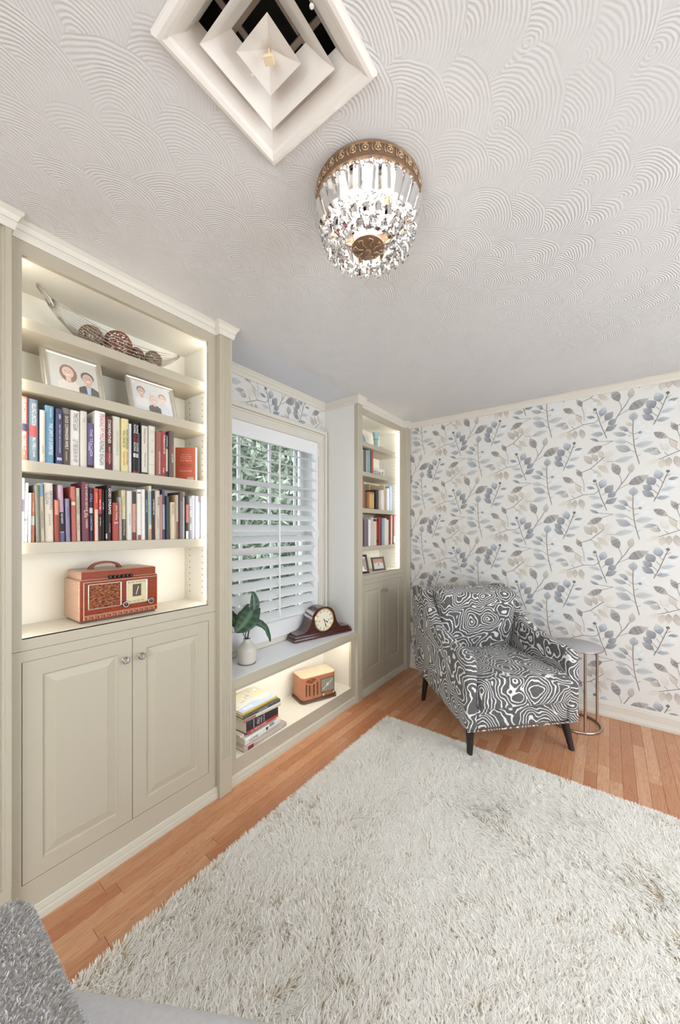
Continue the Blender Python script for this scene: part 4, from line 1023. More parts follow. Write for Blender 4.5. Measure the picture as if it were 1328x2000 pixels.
# ================================================================== SHAG RUG
def pile_mat(name, a, b, trans=0.25):
    m, t = newmat(name, a, 0.8, spec=0.25)
    g = t.n('ShaderNodeNewGeometry'); at = t.n('ShaderNodeVertexColor', layer_name='Col')
    c = t.mix(g.outputs['Random Per Island'], lin(a), lin(b))
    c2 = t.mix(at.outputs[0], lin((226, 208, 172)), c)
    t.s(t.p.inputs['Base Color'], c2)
    t.p.inputs['Sheen Weight'].default_value = 0.2
    tr = t.n('ShaderNodeBsdfTranslucent'); t.s(tr.inputs[0], c2)
    mx = t.n('ShaderNodeMixShader'); mx.inputs[0].default_value = trans
    t.L.new(t.p.outputs[0], mx.inputs[1]); t.L.new(tr.outputs[0], mx.inputs[2]); t.L.new(mx.outputs[0], t.out.inputs[0])
    return m
def smooth_field(rg, n, lo, hi, cells):
    """cheap smooth random field sampler over a 2-D domain"""
    G = rg.normal(size=(cells + 3, cells + 3))
    def f(x, y):
        u = (x - lo[0]) / (hi[0] - lo[0]) * cells; v = (y - lo[1]) / (hi[1] - lo[1]) * cells
        u = np.clip(u, 0, cells - 1e-3); v = np.clip(v, 0, cells - 1e-3)
        i = u.astype(int); j = v.astype(int); a = u - i; b = v - j
        a = a * a * (3 - 2 * a); b = b * b * (3 - 2 * b)
        return (G[i, j] * (1 - a) + G[i + 1, j] * a) * (1 - b) + (G[i, j + 1] * (1 - a) + G[i + 1, j + 1] * a) * b
    return f
def strands(name, parent, mat, base, nrm, lay, length, width, rg):
    """tapered, bent fibre ribbons: base (N,3), nrm (N,3) growth direction, lay (N,3) bending vector"""
    N = len(base)
    wdir = np.cross(lay + nrm * .05, nrm) + rg.normal(size=(N, 3)) * .38
    wdir -= (wdir * nrm).sum(1, keepdims=True) * nrm * .6
    wdir /= np.linalg.norm(wdir, axis=1, keepdims=True)
    rows = []; cols = []
    L = length[:, None]; W = width[:, None]
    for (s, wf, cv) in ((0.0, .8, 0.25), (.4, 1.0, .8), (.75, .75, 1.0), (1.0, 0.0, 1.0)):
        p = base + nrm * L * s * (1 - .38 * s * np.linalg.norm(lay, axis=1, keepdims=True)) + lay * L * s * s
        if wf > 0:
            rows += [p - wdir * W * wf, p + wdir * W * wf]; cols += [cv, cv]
        else:
            rows.append(p); cols.append(cv)
    V = np.stack(rows, 1)                       # N,7,3
    nv = V.shape[1]
    fidx = np.array([[0, 1, 3], [0, 3, 2], [2, 3, 5], [2, 5, 4], [4, 5, 6]])
    F = (np.arange(N)[:, None, None] * nv + fidx[None]).reshape(-1, 3)
    me = bpy.data.meshes.new(name)
    me.vertices.add(N * nv); me.vertices.foreach_set('co', V.astype(np.float32).ravel())
    me.loops.add(F.size); me.loops.foreach_set('vertex_index', F.astype(np.int32).ravel())
    me.polygons.add(len(F)); me.polygons.foreach_set('loop_start', np.arange(0, F.size, 3, dtype=np.int32)); me.polygons.foreach_set('loop_total', np.full(len(F), 3, dtype=np.int32))
    me.polygons.foreach_set('use_smooth', np.ones(len(F), dtype=bool))
    me.update(calc_edges=True)
    ca = me.color_attributes.new('Col', 'FLOAT_COLOR', 'POINT')
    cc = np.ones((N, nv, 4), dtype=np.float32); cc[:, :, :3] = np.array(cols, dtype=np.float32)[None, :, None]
    ca.data.foreach_set('color', cc.ravel())
    o = obj(name, me, mat, parent); o['kind'] = 'stuff'
    return o
RX0, RX1, RY0, RY1 = 0.335, 2.75, -0.55, 2.285
rug = thing('shag_rug', 'large cream shaggy rug covering most of the oak floor', 'rug', (RX0, RY0, 0))
obj('backing', MB().box(0, RX1 - RX0, 0, RY1 - RY0, 0.001, 0.012, .004), pmat('rug_backing', (206, 192, 164), .95, var=.1, scale=80), rug)
rg = np.random.default_rng(5)
N = 430000
pos = rg.random((N, 2)) * np.array([RX1 - RX0, RY1 - RY0]) + np.array([RX0, RY0])
# keep what the room can show: in front of the camera and a margin around the view
rel = pos - np.array([1.6207, 0.0])
fwd = rel @ np.array([-math.sin(.6434), math.cos(.6434)]); rt = rel @ np.array([math.cos(.6434), math.sin(.6434)])
pos = pos[(fwd > .62) & (np.abs(rt) < fwd * 1.15 + .15)]
N = len(pos)
lo, hi = (RX0, RY0), (RX1, RY1)
fa = smooth_field(rg, 0, lo, hi, 6); fb = smooth_field(rg, 0, lo, hi, 22); fc = smooth_field(rg, 0, lo, hi, 90); fd = smooth_field(rg, 0, lo, hi, 90)
ang = 2.2 + 0.9 * fa(pos[:, 0], pos[:, 1]) + .5 * fb(pos[:, 0], pos[:, 1]) + .75 * rg.normal(size=N)
mag = np.clip(.90 + .22 * fb(pos[:, 1] * .7 + .3, pos[:, 0] * .7), .62, 1.3)
lay = np.stack([np.cos(ang) * mag, np.sin(ang) * mag, np.zeros(N)], 1)
# clumping: fibres of one tuft lean together
lay[:, 0] += .33 * fc(pos[:, 0], pos[:, 1]); lay[:, 1] += .33 * fd(pos[:, 0], pos[:, 1])
edge = np.minimum.reduce([pos[:, 0] - RX0, RX1 - pos[:, 0], RY1 - pos[:, 1]])
out = np.clip(1 - edge / .03, 0, 1)
ex = np.where(pos[:, 0] - RX0 < .03, -1, 0) * out; ey = np.where(RY1 - pos[:, 1] < .03, 1, 0) * out
lay[:, 0] = lay[:, 0] * (1 - .7 * out) + ex * .75; lay[:, 1] = lay[:, 1] * (1 - .7 * out) + ey * .75
base = np.concatenate([pos - np.array([RX0, RY0]), np.full((N, 1), .010)], 1)
nr = np.tile(np.array([0, 0, 1.0]), (N, 1))
ln = rg.uniform(.022, .034, N) * (1 - .35 * out)
wd = rg.uniform(.0012, .0024, N)
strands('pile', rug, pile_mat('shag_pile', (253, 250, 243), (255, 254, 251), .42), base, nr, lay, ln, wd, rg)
print('rug fibres', N)

# ================================================================== PLUSH CHAIR IN THE FOREGROUND
fg = thing('plush_chair', 'grey fuzzy plush chair cut off at the bottom left corner', 'chair', (0.98, 0.05, 0))
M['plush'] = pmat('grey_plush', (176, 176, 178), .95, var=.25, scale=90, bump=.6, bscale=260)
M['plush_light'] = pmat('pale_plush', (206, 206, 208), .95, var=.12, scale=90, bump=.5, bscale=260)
bm = bmesh.new(); bmesh.ops.create_cube(bm, size=1)
for v in bm.verts: v.co = (v.co.x * .74, v.co.y * .26, v.co.z * .45)
bmesh.ops.bevel(bm, geom=list(bm.edges), offset=.05, segments=5, profile=.5, affect='EDGES')
for v in bm.verts: v.co += Vector((0, .035, .39))
me = bpy.data.meshes.new('backrest'); bm.to_mesh(me); bm.free()
bk = obj('backrest', me, M['plush'], fg, smooth=True)
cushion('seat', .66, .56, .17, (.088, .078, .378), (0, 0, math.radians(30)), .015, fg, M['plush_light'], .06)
for (x, y) in ((-.30, -.05), (.30, -.05), (.0, .2), (.36, .25)):
    obj('leg', MB().tube([(x, y, .024), (x, y, .30)], .018, 8), M['black_wood'], fg, smooth=60)
# short pile on the backrest
me = bk.data; me.calc_loop_triangles()
tri = np.array([[list(me.vertices[i].co) for i in t.vertices] for t in me.loop_triangles])
ar = np.linalg.norm(np.cross(tri[:, 1] - tri[:, 0], tri[:, 2] - tri[:, 0]), axis=1)
keep = tri.mean(1)[:, 2] > .3
pr_ = ar * keep; pr_ /= pr_.sum(); n2 = 85000
ti = rg.choice(len(tri), n2, p=pr_); r1 = np.sqrt(rg.random(n2))[:, None]; r2 = rg.random(n2)[:, None]
pb = tri[ti, 0] * (1 - r1) + tri[ti, 1] * r1 * (1 - r2) + tri[ti, 2] * r1 * r2
nn = np.cross(tri[:, 1] - tri[:, 0], tri[:, 2] - tri[:, 0]); nn /= np.linalg.norm(nn, axis=1, keepdims=True); nn = nn[ti]
sgn = np.sign((nn * (pb - np.array([0, .035, .39]))).sum(1, keepdims=True)); nn = nn * sgn
lay2 = rg.normal(size=(n2, 3)) * .35 + np.array([.25, .1, -.25])
lay2 -= (lay2 * nn).sum(1, keepdims=True) * nn
strands('plush_pile', fg, pile_mat('grey_plush_pile', (168, 168, 172), (224, 224, 226), .25), pb, nn, lay2, rg.uniform(.006, .011, n2), rg.uniform(.0008, .0016, n2), rg)

# ================================================================== CEILING VENT
vc = ((VX0 + VX1) / 2, (VY0 + VY1) / 2)
vt = thing('ceiling_vent', 'square stepped white air vent in the plaster ceiling', 'vent', (vc[0], vc[1], CEIL))
def sq(h, z): return [(-h, -h, z), (h, -h, z), (h, h, z), (-h, h, z)]
mb = MB(); mb.rings([sq(.174, -.0005), sq(.173, -.010), sq(.166, -.017), sq(.158, -.018), sq(.150, -.013), sq(.146, -.006), sq(.124, .008), sq(.106, .036), sq(.105, .036), sq(.123, .009)], cap1=False); obj('vent_frame', mb, M['vent'], vt)
for (ho, zo, hi_, zi) in ((.104, -.012, .058, .034),):
    mb = MB(); mb.rings([sq(ho, zo), sq((ho + hi_) / 2 + .004, (zo + zi) / 2 - .008), sq(hi_, zi), sq(hi_ - .0015, zi), sq((ho + hi_) / 2 + .0025, (zo + zi) / 2 - .0065), sq(ho - .0015, zo + .001)], cap1=False)
    obj('vent_ring', mb, M['vent'], vt)
mb = MB(); mb.rings([sq(.050, -.014), sq(.026, -.006), sq(.002, .006), sq(.0015, .0075), sq(.026, -.0045), sq(.0485, -.012)], cap1=False); obj('vent_center', mb, M['vent'], vt)
mb = MB(); mb.M = Matrix.Rotation(.5, 4, 'Z'); mb.box(-.011, .011, -.009, .009, -.022, -.016, .001).tube([(0, 0, -.018), (0, 0, .01)], .003, 6); obj('damper_tab', mb, pmat('tab_cream', (226, 206, 170), .5), vt)
db = MB(); db.rings([sq(.160, .12), sq(.160, .034), ], cap0=True, cap1=False); obj('duct', db, M['dark'], vt)
br = MB()
for s in (-1, 1): br.box(-.14, .14, s * .05 - .006, s * .05 + .006, .040, .044).box(s * .05 - .006, s * .05 + .006, -.14, .14, .046, .050)
obj('bracket', br, pmat('galvanised_steel', (150, 136, 124), .5, .6, var=.2), vt)
for (x, y) in ((.09, .0), (-.09, 0)):
    obj('screw', MB().ball((x + .035, y, -.010), .005, 8, 6, (1, 1, .6)), M['vent'], vt, smooth=True)

# ================================================================== CRYSTAL CEILING LIGHT
LX, LY = 1.014, 0.955
ln_ = thing('crystal_ceiling_light', 'flush crystal basket ceiling light with ornate brass rim', 'ceiling light', (LX, LY, CEIL))
obj('canopy', MB().lathe([(0, -.0005), (.148, -.0005), (.149, -.012), (.140, -.020), (0, -.020)], 48), pmat('added_reflector', (240, 238, 232), .4), ln_, smooth=40)  # underside whitened as an added reflector to brighten the crystals
rimprof = [(.150, -.001), (.160, -.002), (.163, -.006), (.159, -.010), (.1605, -.014), (.1635, -.028), (.1605, -.040), (.164, -.044), (.164, -.049), (.158, -.051), (.152, -.050), (.150, -.046)]
obj('rim', MB().lathe(rimprof, 64, close=False), M['brass_dark'], ln_, smooth=40)
orn = MB()
orn.M = Matrix.Identity(4)
pts = []
for k in range(9): a = 2 * PI * k / 8; pts.append((0, .0085 * math.cos(a), .0085 * math.sin(a)))
orn.tube(pts, .0022, 5).ball((0, 0, 0), .0042, 8, 6).tube([(0, -.013, -.011), (.001, -.0165, 0), (0, -.013, .011)], .0018, 5).tube([(0, -.006, .0105), (0, 0, .013), (0, .006, .0105)], .0018, 5)
orn_me = orn.mesh('rim_ornament'); orn_me.materials.append(M['brass_light'])
orn_me.polygons.foreach_set('use_smooth', [True] * len(orn_me.polygons))
for k in range(30):
    a = 2 * PI * k / 30
    inst('rim_ornament', orn_me, ln_, (.1625 * math.cos(a), .1625 * math.sin(a), -.026), (0, 0, a))
# prisms and beads share meshes
def prism_mesh(L, W, D):
    mb = MB(); n = 8
    def ringz(z, w, d): return [(d * math.cos(2 * PI * k / n + PI / 8), w * math.sin(2 * PI * k / n + PI / 8), z) for k in range(n)]
    mb.rings([ringz(0, W * .25, D * .3), ringz(-L * .10, W, D), ringz(-L * .82, W * 1.1, D), ringz(-L, W * .5, D * .3)], cap0=True)
    me = mb.mesh('prism'); me.materials.append(M['crystal']); return me
def bead_mesh(r):
    mb = MB().ball((0, 0, 0), r, 8, 5); me = mb.mesh('bead'); me.materials.append(M['crystal']); return me
pA, pB, pC = prism_mesh(.074, .0180, .010), prism_mesh(.060, .0150, .008), prism_mesh(.036, .0105, .007)
b1, b2 = bead_mesh(.0085), bead_mesh(.0070)
rr = random.Random(4)
def ringset(name, me, n, r, z, tilt, jit=0.0, ph=0.0):
    for k in range(n):
        a = 2 * PI * (k + ph) / n
        inst(name, me, ln_, ((r + rr.uniform(-jit, jit)) * math.cos(a), (r + rr.uniform(-jit, jit)) * math.sin(a), z + rr.uniform(-jit, jit)), (0, tilt + rr.uniform(-.08, .08), a + (rr.uniform(-.35, .35) if name != 'bead' else 0)))
ringset('bead', b1, 40, .157, -.060, 0, .001)
ringset('bead', b2, 34, .152, -.052, 0, .002, .5)
ringset('prism', pA, 26, .163, -.066, .30, .001)
ringset('bead', b1, 36, .140, -.136, 0, .002)
ringset('bead', b2, 30, .128, -.146, 0, .003, .3)
ringset('prism', pB, 22, .124, -.144, 1.02, .001)
ringset('bead', b2, 24, .100, -.163, 0, .003)
ringset('bead', b2, 18, .078, -.170, 0, .003)
ringset('pendant', pC, 24, .129, -.142, .0, .003)
ringset('pendant', pC, 18, .100, -.158, 0.0, .003, .5)
fin = MB().lathe([(0, -.166), (.030, -.166), (.050, -.168), (.051, -.172), (.044, -.176), (.030, -.180), (.012, -.184), (.010, -.190), (.012, -.194), (.006, -.198), (.006, -.204), (.003, -.207), (0, -.208)], 32)
finial = obj('finial', fin, M['brass_dark'], ln_, smooth=35)
for k in range(8):
    a = 2 * PI * k / 8
    sc_ = MB().tube([(.016 * math.cos(a + .3), .016 * math.sin(a + .3), -.183), (.030 * math.cos(a), .030 * math.sin(a), -.1805), (.042 * math.cos(a + .18), .042 * math.sin(a + .18), -.178), (.045 * math.cos(a - .12), .045 * math.sin(a - .12), -.1765), (.036 * math.cos(a - .1), .036 * math.sin(a - .1), -.180)], .0022, 5)
    obj('scroll', sc_, M['brass_light'], finial, smooth=True)
obj('stem', MB().tube([(0, 0, -.018), (0, 0, -.170)], .005, 8), M['brass'], ln_, smooth=60)
for k in range(3):
    a = 2 * PI * k / 3 + .5
    x, y = .062 * math.cos(a), .062 * math.sin(a)
    obj('lamp_holder', MB().lathe([(0, -.02), (.013, -.02), (.013, -.052), (.010, -.056), (0, -.056)], 14, (x, y)), M['brass'], ln_, smooth=40)
    obj('bulb', MB().lathe([(0, -.056), (.008, -.056), (.016, -.070), (.019, -.086), (.014, -.104), (.005, -.116), (0, -.118)], 14, (x, y)), M['bulb'], ln_, smooth=True)
# ================================================================== BOOKS
ORD = ['first', 'second', 'third', 'fourth', 'fifth', 'sixth', 'seventh', 'eighth', 'ninth', 'tenth', 'eleventh', 'twelfth']
def book(name, label, loc, t, h, d, col, titles, bands, lean=0.0, group=None, rot=None, hard=True, spine_round=True):
    """standing book: origin at the foot of the spine, spine faces +x"""
    root = thing(name, label, 'book', loc, group=group, rot=rot or (-lean, 0, 0))
    bt = min(.0022, t * .2); r = min(.004, t * .25) if spine_round else 0.0
    n = 6
    outer = [(-d, -t / 2)] + [(-r + r * math.cos(a), t / 2 * math.sin(a)) for a in [(-PI / 2 + PI * k / n) for k in range(n + 1)]] + [(-d, t / 2)]
    inner = [(-d, t / 2 - bt), (-r - .002, t / 2 - bt), (-r - .002, -t / 2 + bt), (-d, -t / 2 + bt)]
    mb = MB(); mb.prism(outer + inner, 'z', 0, h)
    obj('cover', mb, cmat(tuple(col)), root)
    g = .003 if hard else .0004
    obj('pages', MB().box(-d + .003, -r - .002, -t / 2 + bt, t / 2 - bt, g, h - g), M['page'], root)
    for (za, zb, c) in bands:
        w = .92
        o2 = [(-r + .0005 + r * math.cos(a), t / 2 * w * math.sin(a)) for a in [(-PI / 2 + PI * k / n) for k in range(n + 1)]]
        i2 = [(p[0] - .0008, p[1]) for p in reversed(o2)]
        z0, z1 = h * (1 - zb), h * (1 - za)
        mb = MB(); mb.prism(o2 + i2, 'z', max(z0, .0005), min(z1, h - .0005)); obj('spine_label', mb, cmat(tuple(c)), root)
    for (s, za, zb, off, hf, c) in titles:
        zc = h * (1 - (za + zb) / 2)
        y = off * t
        text('spine_lettering', s, cmat(tuple(c), .5, 'ink'), root, (.0014 if abs(off) < .2 else .0010, y, zc), (0, 0, -1), (0, 1, 0), h * (zb - za), t * hf)
    return root
def row(rows, shelf, xf, where, group, leank=.55, extra_x=None):
    for i, (y0, y1, h, a, dep, col, desc, tt, bb) in enumerate(rows):
        t = y1 - y0 - .0008
        hard = 'hardcover' in desc
        pos = ORD[i] if i < 12 else None
        label = '%s on the %s' % (desc, where)
        if label in used_labels:
            raise ValueError(label)
        used_labels.add(label)
        la = a * leank
        book('book', label, (xf - (i * 7 % 5) * .003, (y0 + y1) / 2, shelf + .0004 + t / 2 * abs(math.sin(la))), t, h, dep - (i % 3) * .01, col, tt, bb, la, group, hard=hard)
used_labels = set()
row(ROW_UPPER, 1.622, -.050, "left bookcase's upper book row", 'books in the upper row of the left bookcase')
row(ROW_LOWER, 1.327, -.050, "left bookcase's lower book row", 'books in the lower row of the left bookcase')
row(ROW_R2, 1.865, -.060, "right bookcase's highest book shelf", 'books on the highest book shelf of the right bookcase')
row(ROW_R3, 1.553, -.060, "right bookcase's middle book shelf", 'books on the middle book shelf of the right bookcase')
row(ROW_R4, 1.227, -.060, "right bookcase's lowest book shelf", 'books on the lowest book shelf of the right bookcase')
# orange book standing at an angle, back cover to the room
ob = book('book', 'orange book standing apart at an angle at the right end of the upper book row', (-.082, 1.040, 1.6224), .020, .172, .105, (226, 196, 150), [('ANDERSON', .78, .9, 0, .4, (170, 150, 120))], [], rot=(0, 0, math.radians(38)))
obj('back_cover', MB().box(-.105, -.004, -.0112, -.0100, .0005, .1715), cmat((212, 88, 56)), ob)
for k, (s, z, c) in enumerate((('How do you', .135, (250, 214, 190)), ('outrageously happy', .125, (250, 214, 190)), ('life begins now', .115, (250, 214, 190)), ('in the middle of', .105, (250, 214, 190)), ('Seven habits', .084, (120, 30, 24)), ('that will change', .074, (120, 30, 24)), ('Financial Freedom', .052, (250, 214, 190)))):
    text('cover_lettering', s, cmat(c, .5, 'ink'), ob, (-.052, -.0116, z), (1, 0, 0), (0, 0, 1), .060, .0065)
obj('barcode_patch', MB().box(-.045, -.012, -.0118, -.0112, .004, .020), cmat((190, 182, 170)), ob)
# tall dark book behind the short coral one, maroon one behind the red-brown one
book('book', 'black book set back behind the short coral leather book', (-.198, .672, 1.3274), .016, .232, .055, (34, 26, 26), [], [], rot=(0, 0, 0))
book('book', 'maroon book set back behind the red brown paperback', (-.198, .486, 1.3274), .020, .232, .055, (122, 66, 60), [], [])
book('book', 'large white album set back on the lowest book shelf of the right bookcase', (-.216, 2.74, 1.2274), .16, .292, .042, (236, 234, 232), [], [], rot=(0, 0, 0))
obk = book('book', 'tan gold edged album lying upright in front on the right bookcase', (-.055, 2.705, 1.5534), .086, .150, .13, (168, 112, 62), [], [(.12, .95, (206, 158, 92))])
book('book', 'tall tan album set back behind the black patterned hardcover', (-.216, 3.00, 1.5534), .17, .255, .042, (196, 164, 116), [], [])

# ================================================================== PICTURE FRAMES
def ell(vs, fs, cs, cy, cz, ry, rz, col, x, rot=0.0, n=16):
    o = len(vs); c = lin(col)[:3]
    vs.append((x, cy, cz)); cs.append(c)
    for k in range(n):
        a = 2 * PI * k / n; u, v = ry * math.cos(a), rz * math.sin(a)
        vs.append((x, cy + u * math.cos(rot) - v * math.sin(rot), cz + u * math.sin(rot) + v * math.cos(rot))); cs.append(c)
    for k in range(n): fs.append((o, o + 1 + k, o + 1 + (k + 1) % n))
def poly(vs, fs, cs, pts, col, x):
    o = len(vs); c = lin(col)[:3]
    for p in pts: vs.append((x, p[0], p[1])); cs.append(c)
    fs.append(tuple(range(o, o + len(pts))))
SKIN, SKIN2 = (222, 190, 176), (206, 170, 154)
def figure(vs, fs, cs, cy, cz, s, hair, top, skin, x, long_hair=False, collar=None):
    """printed half figure: shoulders, neck, head, hair, simple face"""
    poly(vs, fs, cs, [(cy - 1.25 * s, cz - 3.4 * s), (cy + 1.25 * s, cz - 3.4 * s), (cy + 1.2 * s, cz - 1.75 * s), (cy + .55 * s, cz - 1.3 * s), (cy - .55 * s, cz - 1.3 * s), (cy - 1.2 * s, cz - 1.75 * s)], top, x)
    if collar: poly(vs, fs, cs, [(cy - .3 * s, cz - 1.3 * s), (cy + .3 * s, cz - 1.3 * s), (cy + .12 * s, cz - 3.2 * s), (cy - .2 * s, cz - 3.2 * s)], collar, x + .0001)
    if long_hair: ell(vs, fs, cs, cy + .05 * s, cz - .25 * s, 1.0 * s, 1.35 * s, hair, x + .0001)
    poly(vs, fs, cs, [(cy - .28 * s, cz - 1.5 * s), (cy + .28 * s, cz - 1.5 * s), (cy + .28 * s, cz - .5 * s), (cy - .28 * s, cz - .5 * s)], skin, x + .0002)
    ell(vs, fs, cs, cy, cz + .22 * s, .80 * s, .88 * s, hair, x + .0003)
    ell(vs, fs, cs, cy, cz - .08 * s, .66 * s, .86 * s, skin, x + .0004)
    for e in (-1, 1): ell(vs, fs, cs, cy + e * .25 * s, cz + .08 * s, .09 * s, .05 * s, (84, 60, 50), x + .0005, n=8)
    ell(vs, fs, cs, cy, cz - .16 * s, .08 * s, .14 * s, (200, 150, 130), x + .0005, n=8)
    ell(vs, fs, cs, cy, cz - .46 * s, .26 * s, .09 * s, (240, 232, 228), x + .0005, n=8)
def pframe(name, label, loc, w, h, lean, rotz, fw, mat, build, group=None, bgc=(206, 204, 196)):
    root = thing(name, label, 'picture frame', loc, group=group, rot=(0, -lean, rotz))
    mb = MB()
    R = lambda i, x: [(x, -w / 2 + i, i), (x, w / 2 - i, i), (x, w / 2 - i, h - i), (x, -w / 2 + i, h - i)]
    mb.rings([R(0, -.006), R(0, .006), R(fw * .12, .010), R(fw * .35, .006), R(fw * .5, .009), R(fw * .8, .008), R(fw, .004), R(fw, 0)], cap0=True, cap1=False)
    obj('frame_moulding', mb, mat, root)
    vs, fs, cs = [], [], []
    poly(vs, fs, cs, [(-w / 2 + fw, fw), (w / 2 - fw, fw), (w / 2 - fw, h - fw), (-w / 2 + fw, h - fw)], bgc, .001)
    build(vs, fs, cs, w, h, .0012)
    me = mesh_colored('photo_print', vs, fs, cs)
    bm = bmesh.new(); bm.from_mesh(me)
    for co, no in (((0, -w / 2 + fw, 0), (0, -1, 0)), ((0, w / 2 - fw, 0), (0, 1, 0)), ((0, 0, fw), (0, 0, -1)), ((0, 0, h - fw), (0, 0, 1))):
        bmesh.ops.bisect_plane(bm, geom=list(bm.verts) + list(bm.edges) + list(bm.faces), plane_co=co, plane_no=no, clear_outer=True)
    bm.to_mesh(me); bm.free()
    obj('photo_print', me, M['print'], root)
    st_ = MB(); st_.M = Matrix.Rotation(.0, 4, 'Y')
    st_.add([(-.006, -.02, h * .7), (-.006, .02, h * .7), (-.006 - h * .22, .03, .004), (-.006 - h * .22, -.03, .004), (-.009, -.02, h * .7), (-.009, .02, h * .7), (-.010 - h * .22, .03, .004), (-.010 - h * .22, -.03, .004)], [(0, 1, 2, 3), (7, 6, 5, 4), (0, 4, 5, 1), (1, 5, 6, 2), (2, 6, 7, 3), (3, 7, 4, 0)])
    obj('easel_back', st_, M['dark'], root)
    return root
def couple(vs, fs, cs, w, h, x):
    figure(vs, fs, cs, -.020, .108, .030, (150, 110, 92), (222, 214, 202), SKIN, x, True)
    figure(vs, fs, cs, .048, .098, .029, (96, 82, 74), (88, 80, 74), SKIN2, x + .0008, False, (170, 194, 214))
def boys(vs, fs, cs, w, h, x):
    figure(vs, fs, cs, -.050, .120, .024, (140, 118, 98), (222, 218, 214), SKIN2, x)
    figure(vs, fs, cs, .048, .108, .023, (160, 140, 118), (200, 200, 206), SKIN, x)
    figure(vs, fs, cs, .004, .088, .023, (206, 188, 160), (88, 84, 76), SKIN, x + .0008)
def group_(vs, fs, cs, w, h, x):
    poly(vs, fs, cs, [(-w / 2, h * .55), (w / 2, h * .55), (w / 2, h), (-w / 2, h)], (196, 140, 120), x - .0001)
    for k in range(5): figure(vs, fs, cs, -.034 + .017 * k, .074 + .006 * (k % 2), .0075, (80, 60, 50), [(210, 214, 220), (220, 220, 226), (90, 100, 120), (214, 216, 222), (230, 226, 220)][k], SKIN, x + .0001 * k)
def matted(vs, fs, cs, w, h, x):
    poly(vs, fs, cs, [(-w / 2 + .022, .03), (w / 2 - .022, .03), (w / 2 - .022, h - .03), (-w / 2 + .022, h - .03)], (150, 130, 124), x - .0001)
    figure(vs, fs, cs, .01, .085, .016, (60, 46, 44), (220, 216, 210), SKIN2, x)
pframe('picture_frame', 'silver picture frame with a couple, her in white and him in jacket', (-.100, .522, 1.9104), .212, .196, math.radians(19), 0.0, .022, M['silver'], couple, 'silver frames on the left bookcase')
pframe('picture_frame', 'silver picture frame with three children, on the second shelf right of the couple', (-.100, .838, 1.9104), .222, .182, math.radians(19), 0.0, .020, M['silver'], boys, 'silver frames on the left bookcase', (206, 208, 208))
M['frame_wood'] = wood_mat('grey_brown_frame', (122, 106, 92), (84, 70, 60), .4, (30, 30, 8), .1)
M['frame_dark'] = wood_mat('dark_brown_frame', (74, 54, 44), (44, 30, 24), .4, (30, 30, 8), .1)
pframe('picture_frame', 'grey brown picture frame with a standing group on the right bookcase', (-.085, 2.885, .9929), .165, .125, math.radians(14), math.radians(-12), .017, M['frame_wood'], group_)
pframe('picture_frame', 'dark brown picture frame partly hidden by the stile of the right bookcase', (-.070, 2.575, .9929), .155, .165, math.radians(14), math.radians(-14), .020, M['frame_dark'], matted, None, (226, 222, 216))

# ================================================================== WIRE BASKET WITH TWIG BALLS
bk_ = thing('wire_basket', 'long silver wire hammock basket on the top shelf of the left bookcase', 'basket', (-.140, .690, 2.1285))
yl, yr = -.245, .275
def bsec(s):
    """section of the hammock at s in 0..1: centre height of rim, half width, depth"""
    hw = .026 + .054 * math.sin(PI * min(max(s, 0), 1)) ** .8
    rim = .062 + .062 * abs(2 * s - 1) ** 2.0 + .020 * max(0, 1 - 2 * s)
    dep = (.060 * math.sin(PI * s) ** .7) if 0 < s < 1 else 0.0
    return rim, hw, dep
wires = MB()
for k in range(17):
    th = PI * k / 16
    pts = []
    for i in range(17):
        s = i / 16; rim, hw, dep = bsec(s)
        pts.append((hw * math.cos(th), yl + (yr - yl) * s, max(.003, rim - dep * math.sin(th) - .012 * math.sin(th))))
    wires.tube(pts, .0016, 5)
w_ = obj('wire_cage', wires, M['wire'], bk_, smooth=True); w_['kind'] = 'stuff'
obj('handle', MB().tube([(.030, yl + .006, .112), (.028, yl - .004, .140), (.020, yl - .024, .168), (.004, yl - .040, .186), (-.012, yl - .034, .184), (-.022, yl - .012, .166), (-.028, yl + .006, .140)], .0038, 7), M['wire'], bk_, smooth=True)
obj('handle', MB().tube([(.018, yr - .004, .122), (.014, yr + .012, .130), (0, yr + .022, .138), (-.014, yr + .012, .130), (-.018, yr - .004, .122)], .0034, 7), M['wire'], bk_, smooth=True)
def twig_ball(label, c, r, col, seed):
    rg_ = random.Random(seed); mb = MB()
    for k in range(22):
        ax = Vector((rg_.gauss(0, 1), rg_.gauss(0, 1), rg_.gauss(0, 1))).normalized(); a = ax.orthogonal().normalized(); b = ax.cross(a)
        off = rg_.uniform(-.35, .35) * r; rad = math.sqrt(max(1e-6, r * r - off * off)) * rg_.uniform(.93, 1.0); tw = rg_.uniform(-.1, .1)
        mb.tube([Vector((0, 0, 0)) + ax * (off + tw * r * math.sin(2 * q)) + (a * math.cos(q) + b * math.sin(q)) * rad for q in [2 * PI * i / 18 for i in range(18)]], .0019, 4, closed=True)
    o = obj('twig_ball', mb, pmat('twig_%d' % seed, col, .8, var=.35, scale=120), None, smooth=True, loc=c)
    tag(o, label, 'ball', 'twig balls in the wire basket'); return o
twig_ball('pale brown twig ball at the left in the wire basket', (-.140, .588, 2.1285 + .064), .046, (150, 122, 98), 1)
twig_ball('largest reddish twig ball in the middle of the wire basket', (-.135, .690, 2.1285 + .074), .055, (150, 92, 68), 2)
twig_ball('small dark twig ball right of the reddish one', (-.150, .772, 2.1285 + .060), .034, (134, 98, 78), 3)
twig_ball('pale twig ball at the right end of the wire basket', (-.130, .842, 2.1285 + .060), .038, (158, 132, 106), 4)

